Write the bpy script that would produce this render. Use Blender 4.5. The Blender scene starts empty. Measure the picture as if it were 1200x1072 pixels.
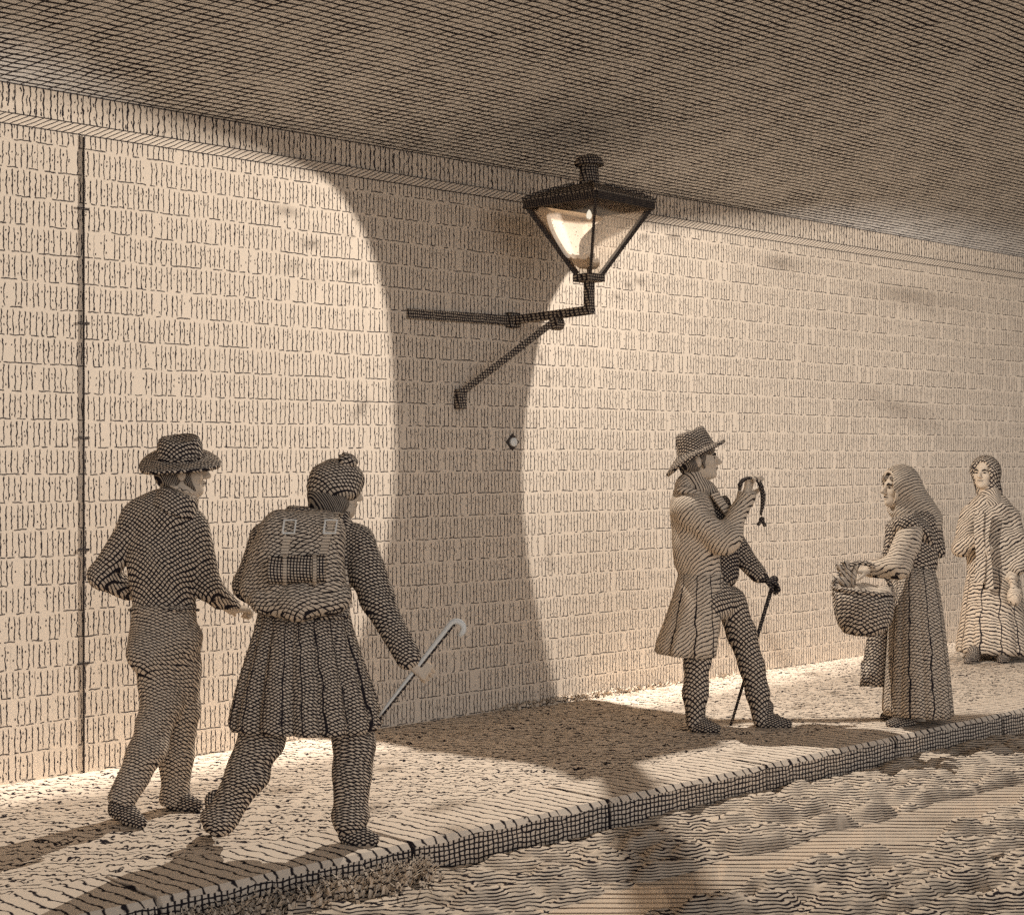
import bpy, bmesh, math, random
import numpy as np
from mathutils import Vector, Matrix, noise as mnoise
try:
    import openvdb
except ImportError:
    import pyopenvdb as openvdb
random.seed(7)
rng = np.random.default_rng(7)
scene = bpy.context.scene
COL = scene.collection
PI = math.pi

# ------------------------------------------------------------------ frame of the place
# world: X runs along the wall, the wall face is y = 0, the road lies at negative y, z is up
F0 = 1826.0
WD = np.array([0.73202229, 0.68128068])
CAM = np.array([-3.3534, -7.2727, 1.6])
RT = np.array([WD[0], -WD[1], 0.0])
FW = np.array([WD[1], WD[0], 0.0])
YAW = math.atan2(-WD[1], WD[0])

def ray(u, v):
    return FW + RT * ((u - 600) / F0) + np.array([0, 0, -(v - 536) / F0])
def on_wall(u, v, t=0.0):
    D = ray(u, v); return CAM + D * ((-t - CAM[1]) / D[1])
def on_ground(u, v, z=0.0):
    D = ray(u, v); return CAM + D * ((z - CAM[2]) / D[2])

# ------------------------------------------------------------------ object helpers
def tag(o, label=None, cat=None, group=None, kind=None):
    if label: o['label'] = label
    if cat: o['category'] = cat
    if group: o['group'] = group
    if kind: o['kind'] = kind
    return o
def empty(name, loc, rz=0.0):
    o = bpy.data.objects.new(name, None); COL.objects.link(o)
    o.location = loc; o.rotation_euler = (0, 0, rz); o.empty_display_size = .2
    return o
def mesh_obj(name, verts, faces, mat, parent=None, loc=None, smooth=False):
    me = bpy.data.meshes.new(name)
    me.from_pydata([tuple(map(float, v)) for v in verts], [], [tuple(map(int, f)) for f in faces])
    me.validate(); me.update()
    bm = bmesh.new(); bm.from_mesh(me)
    bmesh.ops.recalc_face_normals(bm, faces=bm.faces)
    bm.to_mesh(me); bm.free()
    o = bpy.data.objects.new(name, me); COL.objects.link(o)
    me.materials.append(mat)
    if smooth:
        me.polygons.foreach_set('use_smooth', [True] * len(me.polygons))
    if parent: o.parent = parent
    if loc is not None: o.location = loc
    return o

class MB:
    """collects simple shapes into one mesh"""
    def __init__(s): s.v = []; s.f = []
    def add(s, vs, fs):
        n = len(s.v); s.v += [tuple(x) for x in vs]; s.f += [tuple(i + n for i in f) for f in fs]; return s
    def box(s, lo, hi):
        (a, b, c), (d, e, f) = lo, hi
        return s.add([(a,b,c),(d,b,c),(d,e,c),(a,e,c),(a,b,f),(d,b,f),(d,e,f),(a,e,f)],
                     [(0,3,2,1),(4,5,6,7),(0,1,5,4),(1,2,6,5),(2,3,7,6),(3,0,4,7)])
    def bar(s, a, b, w, h, up=(0,0,1)):
        a = Vector(a); b = Vector(b); d = (b - a).normalized(); up = Vector(up).normalized()
        if abs(d.dot(up)) > .98: up = Vector((1, 0, 0))
        x = d.cross(up).normalized(); y = x.cross(d).normalized()
        vs = []
        for p in (a, b):
            for sx, sy in ((-1,-1),(1,-1),(1,1),(-1,1)):
                vs.append(p + x * (sx * w / 2) + y * (sy * h / 2))
        return s.add(vs, [(0,1,2,3),(7,6,5,4),(0,4,5,1),(1,5,6,2),(2,6,7,3),(3,7,4,0)])
    def tube(s, pts, rad, n=10, cap=True):
        pts = [Vector(p) for p in pts]
        if not hasattr(rad, '__len__'): rad = [rad] * len(pts)
        vs = []; fs = []; prev = None
        for i, p in enumerate(pts):
            d = (pts[min(i+1, len(pts)-1)] - pts[max(i-1, 0)]).normalized()
            if prev is None:
                x = d.orthogonal().normalized()
            else:
                x = (prev - d * prev.dot(d)).normalized()
            prev = x; y = d.cross(x)
            for k in range(n):
                a = 2 * PI * k / n
                vs.append(p + (x * math.cos(a) + y * math.sin(a)) * rad[i])
        for i in range(len(pts) - 1):
            for k in range(n):
                fs.append((i*n+k, i*n+(k+1) % n, (i+1)*n+(k+1) % n, (i+1)*n+k))
        if cap:
            fs.append(tuple(range(n))[::-1]); fs.append(tuple((len(pts)-1)*n + k for k in range(n)))
        return s.add(vs, fs)
    def lathe(s, c, prof, n=20):
        vs = []; fs = []
        for r, z in prof:
            for k in range(n):
                a = 2 * PI * k / n
                vs.append((c[0] + r * math.cos(a), c[1] + r * math.sin(a), c[2] + z))
        m = len(prof)
        for i in range(m - 1):
            for k in range(n):
                fs.append((i*n+k, i*n+(k+1) % n, (i+1)*n+(k+1) % n, (i+1)*n+k))
        fs.append(tuple(range(n))[::-1]); fs.append(tuple((m-1)*n + k for k in range(n)))
        return s.add(vs, fs)
    def build(s, name, mat, parent=None, loc=None, smooth=False):
        return mesh_obj(name, s.v, s.f, mat, parent, loc, smooth)

# ------------------------------------------------------------------ node helpers
def lin(r, g, b):
    f = lambda c: (c / 255 / 12.92) if c <= 10 else ((c / 255 + .055) / 1.055) ** 2.4
    return (f(r), f(g), f(b), 1.0)
PAPER = lin(236, 214, 189)
INK = lin(50, 44, 46)

class X:
    """a socket (or number) with arithmetic"""
    def __init__(s, nt, k): s.nt = nt; s.k = k
    def op(s, o, b=None, c=None):
        n = s.nt.nodes.new('ShaderNodeMath'); n.operation = o
        for i, q in enumerate((s, b, c)):
            if q is None: continue
            q = q.k if isinstance(q, X) else q
            if isinstance(q, (int, float)): n.inputs[i].default_value = q
            else: s.nt.links.new(q, n.inputs[i])
        return X(s.nt, n.outputs[0])
    def __add__(s, b): return s.op('ADD', b)
    __radd__ = __add__
    def __sub__(s, b): return s.op('SUBTRACT', b)
    def __rsub__(s, b): return (s * -1.0) + b
    def __mul__(s, b): return s.op('MULTIPLY', b)
    __rmul__ = __mul__
    def __truediv__(s, b): return s.op('DIVIDE', b)
    def floor(s): return s.op('FLOOR')
    def fract(s): return s.op('FRACT')
    def abs(s): return s.op('ABSOLUTE')
    def max(s, b): return s.op('MAXIMUM', b)
    def min(s, b): return s.op('MINIMUM', b)
    def clamp(s): return s.max(0.0).min(1.0)
    def gt(s, b): return s.op('GREATER_THAN', b)

class Mat:
    def __init__(s, name):
        s.m = bpy.data.materials.new(name); s.m.use_nodes = True
        s.nt = s.m.node_tree; s.nt.nodes.clear()
        n = s.nt.nodes
        s.out = n.new('ShaderNodeOutputMaterial')
        s.tc = n.new('ShaderNodeTexCoord')
        sep = n.new('ShaderNodeSeparateXYZ'); s.nt.links.new(s.tc.outputs['Object'], sep.inputs[0])
        s.x, s.y, s.z = (X(s.nt, sep.outputs[i]) for i in range(3))
    def vec(s, x, y, z):
        c = s.nt.nodes.new('ShaderNodeCombineXYZ')
        for i, q in enumerate((x, y, z)):
            if isinstance(q, X): s.nt.links.new(q.k, c.inputs[i])
            else: c.inputs[i].default_value = q
        return c.outputs[0]
    def noise(s, x, y, z, scale=1.0, detail=1.0):
        n = s.nt.nodes.new('ShaderNodeTexNoise'); n.inputs['Scale'].default_value = scale
        n.inputs['Detail'].default_value = detail
        s.nt.links.new(s.vec(x, y, z), n.inputs['Vector'])
        return X(s.nt, n.outputs['Fac']) - 0.5
    def white(s, x, y=0.0, z=0.0):
        n = s.nt.nodes.new('ShaderNodeTexWhiteNoise'); n.noise_dimensions = '3D'
        s.nt.links.new(s.vec(x, y, z), n.inputs['Vector'])
        return X(s.nt, n.outputs['Value'])
    def line(s, t, duty, soft=.16):
        """ink across the middle of every unit of t; duty = inked share"""
        d = (t.fract() - .5).abs() * 2.0
        if isinstance(duty, X): return ((duty - d) * (1.0 / soft) + .5).clamp()
        return ((d * -1.0 + duty) * (1.0 / soft) + .5).clamp()
    def finish(s, ink, paper=PAPER, inkc=INK, rough=0.0, mottle=.10, mscale=9.0):
        nt = s.nt
        mx = nt.nodes.new('ShaderNodeMix'); mx.data_type = 'RGBA'
        nt.links.new(ink.k, mx.inputs['Factor'])
        # slight uneven tone in the stone / cloth
        g = s.noise(s.x, s.y, s.z, mscale, 4.0) * (2 * mottle) + 1.0
        mul = nt.nodes.new('ShaderNodeVectorMath'); mul.operation = 'SCALE'
        mul.inputs[0].default_value = paper[:3]; nt.links.new(g.k, mul.inputs['Scale'])
        nt.links.new(mul.outputs[0], mx.inputs[6]); mx.inputs[7].default_value = inkc
        b = nt.nodes.new('ShaderNodeBsdfDiffuse'); b.inputs['Roughness'].default_value = rough
        nt.links.new(mx.outputs[2], b.inputs['Color'])
        nt.links.new(b.outputs[0], s.out.inputs[0]); s.bsdf = b
        return s.m

def tone(k, c=PAPER): return (c[0]*k, c[1]*k*.985, c[2]*k*.96, 1.0)

def cloth(name, sp=.014, duty=.36, ang=35, cross=True, base=.8, wob=.5, ang2=None, bend=.6, duty2=None, fold_shade=None):
    """drawn cloth: one or two sets of wavy hatch lines wrapped round the body"""
    m = Mat(name)
    n = m.noise(m.x, m.y, m.z, 11.0, 1.0); n2 = m.noise(m.x, m.y, m.z, 60.0, 0.0)
    a = math.radians(ang)
    t = (m.z * math.cos(a) + m.x * math.sin(a) + m.y * bend) / sp + n * (wob * 3.0) + n2 * (wob * .45)
    dv = n2 * .25 + duty
    ink = m.line(t, dv)
    if cross:
        b = math.radians(-ang if ang2 is None else ang2)
        t2 = (m.z * math.cos(b) + m.x * math.sin(b) + m.y * bend) / (sp * 1.06) + n * (wob * -2.5) + n2 * (wob * .45) + .37
        ink = ink.max(m.line(t2, n2 * .25 + (duty if duty2 is None else duty2)))
    if fold_shade:  # shade of the pleat valleys, drawn into the cloth colour as dark upright lines
        an = m.y.op('ARCTAN2', m.x - fold_shade[1]) * (fold_shade[0] / (2 * PI)) + n * .35 + m.z * .25
        ink = ink.max(m.line(an, n2 * .1 + .075, .04))
    return m.finish(ink, tone(base), mottle=.06, mscale=14)

# --- wall of coursed bricks drawn with upright strokes
def wall_mat():
    m = Mat('brick_courses')
    x, z = m.x, m.z
    wav = m.noise(x, 0.0, z, 1.3, 2.0)
    zc = (z + wav * .022 + m.noise(x, 0.0, z, 9.0) * .010) / .1372
    i = zc.floor(); f = zc.fract()
    r0 = m.white(i, 3.0)
    xs = x + r0 * .26 + m.noise(x, 1.0, z, 24.0, 1.0) * .016 + m.noise(x, 2.0, z, 70.0, 0.0) * .006
    # bricks
    bw = .262
    bx = xs / bw; bi = bx.floor(); bf = bx.fract()
    rb = m.white(bi, i, 5.0)
    # strokes
    st = xs / (bw / 8.7)
    si = st.floor(); rs = m.white(si, i, 1.0); rs2 = m.white(si, i, 2.0)
    ends = ((f - (rs * .10 + .0)) * 16.0).clamp() * (((rs2 * -.10 + 1.03) - f) * 16.0).clamp()
    thin = m.noise(x, 3.0, z, 40.0, 1.0) * .22
    ink = m.line(st + (rs - .5) * .25, thin + .20, .14) * ends * rs2.gt(.03)
    # broken bed joints
    jd = (f - (m.noise(x, 4.0, z, 30.0) * .10 + .055)).abs()
    jm = ((jd * -1.0 + .034) * 40.0).clamp() * m.noise(bx * 1.3, 7.0, i * 3.7, 4.6, 1.0).gt(-.02)
    ink = ink.max(jm)
    # head joint left as bare paper
    hj = ((bf - .5).abs() - .475).gt(0.0) * rb.gt(.8)
    ink = ink * (hj * -1.0 + 1.0)
    # pits between the strokes
    ps = st + .5; pi_ = ps.floor(); rp = m.white(pi_, i, 9.0); rp2 = m.white(pi_, i, 11.0)
    pit = m.line(ps, .20, .14) * (((f - (rp * .6 + .2)).abs() * -1.0 + .055) * 30.0).clamp() * (rp2 + m.noise(x, 5.0, z, .9, 2.0) * 1.6).gt(.42)
    rq = m.white(pi_, i, 13.0)
    pit2 = m.line(ps, .20, .14) * (((f - (rq * .5 + .3)).abs() * -1.0 + .05) * 30.0).clamp() * rq.gt(.5)
    ink = ink.max(pit).max(pit2)
    return m.finish(ink, PAPER, mottle=.07, mscale=2.2)

def top_course_mat():
    m = Mat('soldier_course')
    xs = m.x / .036 + m.noise(m.x, 1.0, m.z, 26.0, 1.0) * .7
    rs = m.white(xs.floor(), 1.0)
    ink = m.line(xs + rs * .3, m.noise(m.x, 3.0, m.z, 30.0) * .3 + .22, .14) * m.noise(m.x * 1.0, 3.0, m.z, 18.0).gt(-.2)
    ps = xs + .5
    pit = m.line(ps, .24, .14) * m.noise(m.x * 2.0, 5.0, m.z, 34.0).gt(.08)
    return m.finish(ink.max(pit).max(((m.z - 3.431) * 200.0).clamp()), PAPER, mottle=.08, mscale=3)

def rope_mat():
    m = Mat('string_course')
    t = (m.x - m.z * 1.9) / .040 + m.noise(m.x, m.y, m.z, 10.0) * .5
    edge = (((m.z - 3.261).abs() - .0245) * 260.0 + .5).clamp()
    return m.finish(m.line(t, .24, .14).max(edge), PAPER, mottle=.08)

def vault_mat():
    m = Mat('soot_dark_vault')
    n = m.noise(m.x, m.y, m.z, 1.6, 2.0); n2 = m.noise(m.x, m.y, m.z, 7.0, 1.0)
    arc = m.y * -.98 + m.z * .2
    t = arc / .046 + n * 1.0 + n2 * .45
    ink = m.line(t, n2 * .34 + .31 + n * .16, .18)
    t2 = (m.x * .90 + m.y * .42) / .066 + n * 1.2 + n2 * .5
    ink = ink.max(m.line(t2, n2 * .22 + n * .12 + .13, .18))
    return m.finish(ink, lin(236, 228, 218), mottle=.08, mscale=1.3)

def earth_mat():
    m = Mat('trodden_earth')
    a = m.x * WD[1] + m.y * WD[0]; b = m.x * WD[0] - m.y * WD[1]
    n = m.noise(a, b, 0.0, 7.0, 1.0); n2 = m.noise(a * .45, b, 1.0, 26.0, 1.0); n3 = m.noise(a, b, 3.0, .8, 2.0)
    n4 = m.noise(a, b, 8.0, 48.0, 1.0)
    t = a / .064 + n * 2.2 + n2 * 1.9 + n4 * .7
    brk = m.noise(a * .9, b, 2.0, 15.0, 1.0)
    ink = m.line(t, n4 * .5 + .29 + n3 * .2, .2) * ((brk + .14) * 14.0).clamp()
    return m.finish(ink, PAPER, mottle=.08, mscale=3)

def kerb_mat():
    m = Mat('kerb_stone')
    geo = m.nt.nodes.new('ShaderNodeNewGeometry'); sp = m.nt.nodes.new('ShaderNodeSeparateXYZ')
    m.nt.links.new(geo.outputs['Normal'], sp.inputs[0])
    up = X(m.nt, sp.outputs[2]).gt(.25)
    n = m.noise(m.x, m.y, m.z, 9.0, 1.0); n2 = m.noise(m.x, m.y, m.z, 40.0, 1.0)
    t = (m.x + m.y * .08) / .066 + n * .9 + n2 * .35
    top = m.line(t, n2 * .4 + .19, .16)
    g1 = m.line(m.x / .028 + n * .8 + n2 * .4, .34, .2); g2 = m.line(m.z / .021 + n * 1.2 + n2 * .4, .34, .2)
    ink = top * up + g1.max(g2) * (up * -1.0 + 1.0)
    # the joints between the stones
    w = 1.18
    j = (((m.x - .15) / w + n * .03).fract() - .5).abs() * w
    joint = ((j * -1.0 + .010) * 160.0).clamp()
    ink = ink.max(joint)
    return m.finish(ink, PAPER, mottle=.09, mscale=4)

def mud_mat():
    m = Mat('rutted_mud')
    a = m.x * WD[1] + m.y * WD[0]; b = m.x * WD[0] - m.y * WD[1]
    n = m.noise(a, b, 0.0, 4.0, 1.0); n2 = m.noise(a * .5, b, 1.0, 22.0, 1.0)
    n5 = m.noise(a, b, 4.0, 1.7, 1.0)
    t = (a * .66 + m.z * 4.6 + b * n5 * .0) / .054 + n * 1.8 + n2 * .9 + n5 * 3.0
    ink = m.line(t, n2 * .45 + n * .45 + .36, .2) * ((m.noise(a, b, 2.0, 9.0, 1.0) + .24) * 8.0).clamp()
    t2 = (b * .55 - a * .8 + m.z) / .10 + n * 2.0 + n2
    return m.finish(ink, tone(.90), mottle=.14, mscale=5)

def water_mat():
    m = Mat('puddle_water')
    a = m.x * WD[1] + m.y * WD[0]; b = m.x * WD[0] - m.y * WD[1]
    n = m.noise(a * 2.0, b, 0.0, 3.0, 1.0)
    ink = m.line(a / .066 + n * .8, n * .4 + .27, .2) * ((m.noise(a * 4.0, b * .5, 2.0, 3.0) + .25) * 8.0).clamp()
    mat = m.finish(ink, tone(1.0), mottle=.05)
    nt = m.nt
    g = nt.nodes.new('ShaderNodeBsdfGlossy'); g.inputs['Roughness'].default_value = .05
    g.inputs['Color'].default_value = tone(.95)
    mx = nt.nodes.new('ShaderNodeMixShader'); mx.inputs[0].default_value = .22
    nt.links.new(m.bsdf.outputs[0], mx.inputs[1]); nt.links.new(g.outputs[0], mx.inputs[2])
    nt.links.new(mx.outputs[0], m.out.inputs[0])
    return mat

def iron_mat(name='lamp_iron', base=.60, sp=.017, duty=.42):
    m = Mat(name)
    n = m.noise(m.x, m.y, m.z, 30.0, 1.0)
    ink = m.line((m.x - m.y * .45 + m.z * .15) / sp + n * .8, n * .3 + duty, .2).max(m.line(m.z / sp + n * .8, n * .3 + duty, .2))
    return m.finish(ink, tone(base), mottle=.08, mscale=20)

def stipple(name, base=.95, dens=.30, scale=130.0):
    m = Mat(name)
    v = m.nt.nodes.new('ShaderNodeTexVoronoi'); v.inputs['Scale'].default_value = scale
    m.nt.links.new(m.tc.outputs['Object'], v.inputs['Vector'])
    d = X(m.nt, v.outputs['Distance'])
    k = m.noise(m.x, m.y, m.z, 18.0, 1.0) * .5 + dens
    ink = ((k - d) * 7.0).clamp() * .75
    return m.finish(ink, tone(base), mottle=.05, mscale=20)

def plain_white():
    m = Mat('pale_cane'); n = m.noise(m.x, m.y, m.z, 30.0)
    return m.finish((n - .28).clamp(), (.96, .90, .80, 1), mottle=.03)
def plain(name, base=.3, duty=.45, sp=.008, ang=70):
    return cloth(name, sp, duty, ang, False, base)

M = dict(
    wall=wall_mat(), course=top_course_mat(), rope=rope_mat(), vault=vault_mat(), earth=earth_mat(),
    kerb=kerb_mat(), mud=mud_mat(), water=water_mat(), iron=iron_mat(), darkiron=iron_mat('dark_iron', .25, .010, .5),
    skin=stipple('stippled_skin', .95, .20), handskin=stipple('hand', .95, .2),
    hair=plain('dark_hair', .55, .55, .008, 60),
    brow=plain('ink_brow', .10, .7, .005, 0),
    jacket=cloth('dark_jacket', .0155, .37, 42, True, 1.0, .45),
    trousers=cloth('grey_trousers', .0138, .35, 24, True, 1.0, .5, ang2=-24, duty2=.24),
    coat2=cloth('brown_coat', .0135, .41, 28, True, 1.0, .6),
    pleat2=cloth('pleated_coat', .0135, .37, 28, True, 1.0, .6, fold_shade=(17, .03)),
    legs2=cloth('leggings', .0130, .37, 22, True, 1.0, .6, ang2=-10),
    knap=cloth('rough_canvas', .0145, .28, 14, True, 1.0, .7, ang2=-30),
    roll=cloth('blanket_roll', .0120, .42, 4, True, .95, .3, ang2=88, bend=0.0),
    strap=cloth('strap_leather', .0120, .20, 0, False, .95, .2, bend=0.0),
    shoe=cloth('shoe_leather', .0125, .46, 25, True, .9, .4),
    felt=cloth('felt_hat', .0150, .42, 36, True, 1.0, .5),
    knit=cloth('knitted_cap', .0150, .36, 48, True, 1.0, .5, ang2=-20),
    coat3=cloth('pale_greatcoat', .0200, .27, -38, False, 1.0, .6),
    coat3s=cloth('greatcoat_skirt', .0200, .27, -38, False, 1.0, .6, fold_shade=(12, -.15)),
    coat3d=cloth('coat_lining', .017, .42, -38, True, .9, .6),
    hose3=cloth('netted_breeches', .0200, .36, 40, True, 1.0, .25),
    vest3=cloth('dark_waistcoat', .016, .5, 40, True, .85, .4),
    glove=cloth('black_glove', .016, .5, 30, True, .40, .4),
    scarf=cloth('striped_neckcloth', .018, .34, 65, False, .9, .3),
    hood4=cloth('head_shawl', .017, .28, -30, False, .90, .6),
    shawl4=cloth('dark_shawl', .0170, .38, 38, True, 1.0, .5),
    sleeve4=cloth('striped_gown', .0240, .24, 8, False, 1.0, .7),
    skirt4=cloth('gown_skirt', .0185, .29, 16, True, 1.0, .5, ang2=-44, duty2=.22, fold_shade=(11, .02)),
    bodice4=cloth('gown_bodice', .0180, .38, 30, True, 1.0, .4),
    apron=cloth('hanging_apron', .016, .34, 84, False, .85, .3),
    coat5=cloth('light_mantle', .0260, .36, -34, False, .95, .6),
    skirt5=cloth('light_skirt', .0280, .34, 22, False, .95, .6, fold_shade=(12, .05)),
    hood5=cloth('grey_hood', .022, .38, 40, True, .9, .7),
    cane=plain_white(),
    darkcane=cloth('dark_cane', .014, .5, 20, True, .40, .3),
    wicker=cloth('wicker', .0180, .34, 30, True, 1.0, .4, ang2=-22),
    linen=cloth('linen_cloth', .03, .18, 18, False, 1.0, 1.4),
    leaf=cloth('pale_leaf', .024, .22, 60, False, .95, .8),
    strip=cloth('dark_strip', .012, .5, 40, True, .40, .3),
    grass=cloth('grass_blades', .03, .25, 10, False, .95, .5),
    tin=stipple('tin_reflector', .96, .20, 42.0),
    brass=cloth('burner_metal', .016, .42, 3, False, .7, .4),
)

# ------------------------------------------------------------------ the setting
X0, X1 = -10.0, 34.0
WALL_H = 3.44

wall = empty('brick_wall', (0, 0, 0))
tag(wall, 'long pale brick wall in courses that carries the dark vault and the lamp bracket', 'wall')
MB().box((X0, 0, -.3), (X1, .5, 3.232)).build('brickwork', M['wall'], wall)
MB().box((X0, -.006, 3.232), (X1, .5, 3.290)).build('string_course', M['rope'], wall)
MB().box((X0, .004, 3.290), (X1, .5, WALL_H)).build('top_course', M['course'], wall)

# vault: a shallow arch that springs from the wall and ends in an arch edge over the road
def vz(t): return WALL_H + .22 * t - .012 * t * t
ts_ = [-.5, -.001] + [4.8 * (k / 40) ** 1.25 for k in range(1, 41)]
vs = []; fs = []
prof = [(-t, WALL_H + .0 if t < 0 else vz(max(t, 0))) for t in ts_]
prof2 = [(y, z + .45) for y, z in prof][::-1]
P = prof + prof2
for xx in (X0, X1):
    vs += [(xx, y, z) for y, z in P]
n_ = len(P)
fs = [(i, (i+1) % n_, n_ + (i+1) % n_, n_ + i) for i in range(n_)]
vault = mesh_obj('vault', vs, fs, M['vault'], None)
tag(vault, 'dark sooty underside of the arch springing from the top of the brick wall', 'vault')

ground = mesh_obj('ground', [(-60, -60, -.32), (60, -60, -.32), (60, 40, -.32), (-60, 40, -.32)], [(0,1,2,3)], M['earth'])
tag(ground, kind='structure')

# pavement of trodden earth, slightly uneven
def grid(x0, x1, nx, y0, y1, ny, zf):
    vs = []; fs = []
    for j in range(ny + 1):
        for i in range(nx + 1):
            xx = x0 + (x1 - x0) * i / nx; yy = y0 + (y1 - y0) * j / ny
            vs.append((xx, yy, zf(xx, yy)))
    for j in range(ny):
        for i in range(nx):
            a = j * (nx + 1) + i
            fs.append((a, a + 1, a + nx + 2, a + nx + 1))
    return vs, fs
def pave_z(x, y):
    e = min(1, max(0, (-.0 - y) / .3)) * min(1, max(0, (y + 1.82) / .25))
    return .012 * e * mnoise.noise(Vector((x * 2.3, y * 2.3, .3))) + .006 * mnoise.noise(Vector((x * 9, y * 9, 2.3))) * e
v_, f_ = grid(-4, 16, 400, -1.86, 0.002, 40, pave_z)
tag(mesh_obj('pavement', v_, f_, M['earth'], smooth=True), kind='structure')
tag(mesh_obj('pavement_far', [(16, -1.86, 0), (X1, -1.86, 0), (X1, 0, 0), (16, 0, 0)], [(0,1,2,3)], M['earth']), kind='structure')
tag(mesh_obj('pavement_near', [(X0, -1.86, 0), (-4, -1.86, 0), (-4, 0, 0), (X0, 0, 0)], [(0,1,2,3)], M['earth']), kind='structure')

# kerb: a row of dressed stones with worn arrises and open joints
def kerb():
    vs = []; fs = []
    xs_ = []; x = X0; jw = 1.18
    xs = sorted(set([round(X0 + .06 * k, 4) for k in range(int((20 - X0) / .06))] + [20.0, X1]))
    js = [.15 + jw * (k + .5) for k in range(-10, 30)]
    for j in js: xs += [j - .012, j - .004, j + .004, j + .012]
    xs = sorted(xs)
    for x in xs:
        dj = min(abs(x - j) for j in js)
        g = .014 if dj < .006 else 0.0
        w = .006 * mnoise.noise(Vector((x * 3, 0, 0))) + .004 * mnoise.noise(Vector((x * 14, 3, 0)))
        e = .022 + .012 * mnoise.noise(Vector((x * 5, 7, 0)))
        st = math.floor((x - .15) / jw - .5); tilt = .007 * math.sin(st * 12.9)
        top = .006 + tilt - g
        ring = [(-1.85, -.3), (-1.85, .004 - g), (-2.05, top), (-2.272 + e + w + g, top), (-2.272 + w + g, top - e), (-2.285 + w + g, -.3)]
        vs += [(x, y, z) for y, z in ring]
    n = 6
    for i in range(len(xs) - 1):
        for k in range(n):
            fs.append((i*n + k, i*n + (k+1) % n, (i+1)*n + (k+1) % n, (i+1)*n + k))
    return mesh_obj('kerb', vs, fs, M['kerb'])
tag(kerb(), kind='structure')

# road: rutted mud in rounded lumps with one long rut that holds water
def road_z(x, y):
    p = Vector((x * 3.6, y * 5.2, 0)) + .35 * Vector((mnoise.noise(Vector((x * 3, y * 3, 5))), mnoise.noise(Vector((x * 3, y * 3, 9))), 0))
    d = mnoise.voronoi(p)[0]
    lump = .046 * max(-.5, 1 - (d[0] / .62) ** 2)
    p2 = Vector((x * 8.5, y * 11.5, 3))
    lump += .022 * (1 - (mnoise.voronoi(p2)[0][0] / .6) ** 2) + .012 * mnoise.noise(Vector((x * 13, y * 18, 1))) + .006 * mnoise.noise(Vector((x * 30, y * 38, 4)))
    c = -3.13 + .07 * mnoise.noise(Vector((x * .9, 1, 1))) + .05 * mnoise.noise(Vector((x * 3.2, 4, 1)))
    w = .20 + .05 * mnoise.noise(Vector((x * 2.0, 8, 1)))
    if x > 3.0: w *= max(.45, 1 - (x - 3.0) * .25)
    if x < .8: w *= 1.0 + min(.8, (.8 - x) * .5)
    q = abs(y - c) / w
    rut = max(0.0, 1 - max(0.0, q - .55) / .55); rut = rut * rut * (3 - 2 * rut)
    e = min(1, max(0, (-2.29 - y) / .12))
    z = -.125 + lump * (.35 + .65 * e) * (1 - rut) - .055 * rut + .012 * mnoise.noise(Vector((x * .9, y * .9, 6)))
    return z - .0
v_, f_ = grid(-2.5, 9.5, 480, -6.2, -2.28, 175, road_z)
tag(mesh_obj('road', v_, f_, M['mud'], smooth=True), kind='structure')
for nm, a, b in (('road_far', 9.5, X1), ('road_near', X0, -2.5)):
    tag(mesh_obj(nm, [(a, -6.2, -.11), (b, -6.2, -.11), (b, -2.28, -.11), (a, -2.28, -.11)], [(0,1,2,3)], M['mud']), kind='structure')
tag(mesh_obj('road_front', [(X0, -16, -.11), (X1, -16, -.11), (X1, -6.2, -.11), (X0, -6.2, -.11)], [(0,1,2,3)], M['mud']), kind='structure')
tag(mesh_obj('puddle', [(-2.4, -3.7, -.150), (8.5, -3.7, -.150), (8.5, -2.7, -.150), (-2.4, -2.7, -.150)], [(0,1,2,3)], M['water']), kind='structure')

# grass tufts
def tuft_strip(name, pts, hgt, n, label):
    mb = MB()
    for k in range(n):
        x, y, z = pts()
        h = hgt * random.uniform(.5, 1.15); a = random.uniform(0, 2 * PI); l = random.uniform(.2, .8) * h
        w = .009; dx, dy = math.cos(a), math.sin(a)
        q = []
        for s, ww in ((0, 1), (.5, .8), (1, .08)):
            cx = x + dx * l * s * s; cy = y + dy * l * s * s; cz = z + h * s * (1 - .25 * s)
            q += [(cx - dy * w * ww, cy + dx * w * ww, cz), (cx + dy * w * ww, cy - dx * w * ww, cz), (cx + dx * w * ww * .5, cy + dy * w * ww * .5, cz)]
        mb.add(q, [(0,1,4,3),(1,2,5,4),(2,0,3,5),(3,4,7,6),(4,5,8,7),(5,3,6,8)])
    o = mb.build(name, M['grass'])
    tag(o, label, 'grass', kind='stuff')
tuft_strip('grass', lambda: (lambda x: (x, -2.33 - abs(random.gauss(0, .075)), -.115))(random.uniform(-.55, .75)), .11, 620, 'ragged grass growing along the foot of the kerb near the walkers')
tuft_strip('grass', lambda: (random.gauss(3.95, .35) if random.random() < .7 else random.uniform(3.3, 5.6), -.01 - abs(random.gauss(0, .03)), 0), .055, 420, 'low grass at the foot of the brick wall right of the shadow')

# thin rod up the wall with clips
rodx = on_wall(98, 500)[0]
r = empty('wall_rod', (rodx, 0, 0)); tag(r, 'thin dark iron rod running up the brick wall at the far left, held by clips', 'rod')
MB().tube([(0, -.002, .0), (0, -.002, 3.225)], .0055, 8).build('rod', M['darkiron'], r)
for v in (245, 379, 513, 644, 777):
    z = on_wall(98, v)[2]
    MB().box((-.030, -.006, z - .006), (.030, -.0005, z + .006)).build('clip', M['darkiron'], r)
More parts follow.
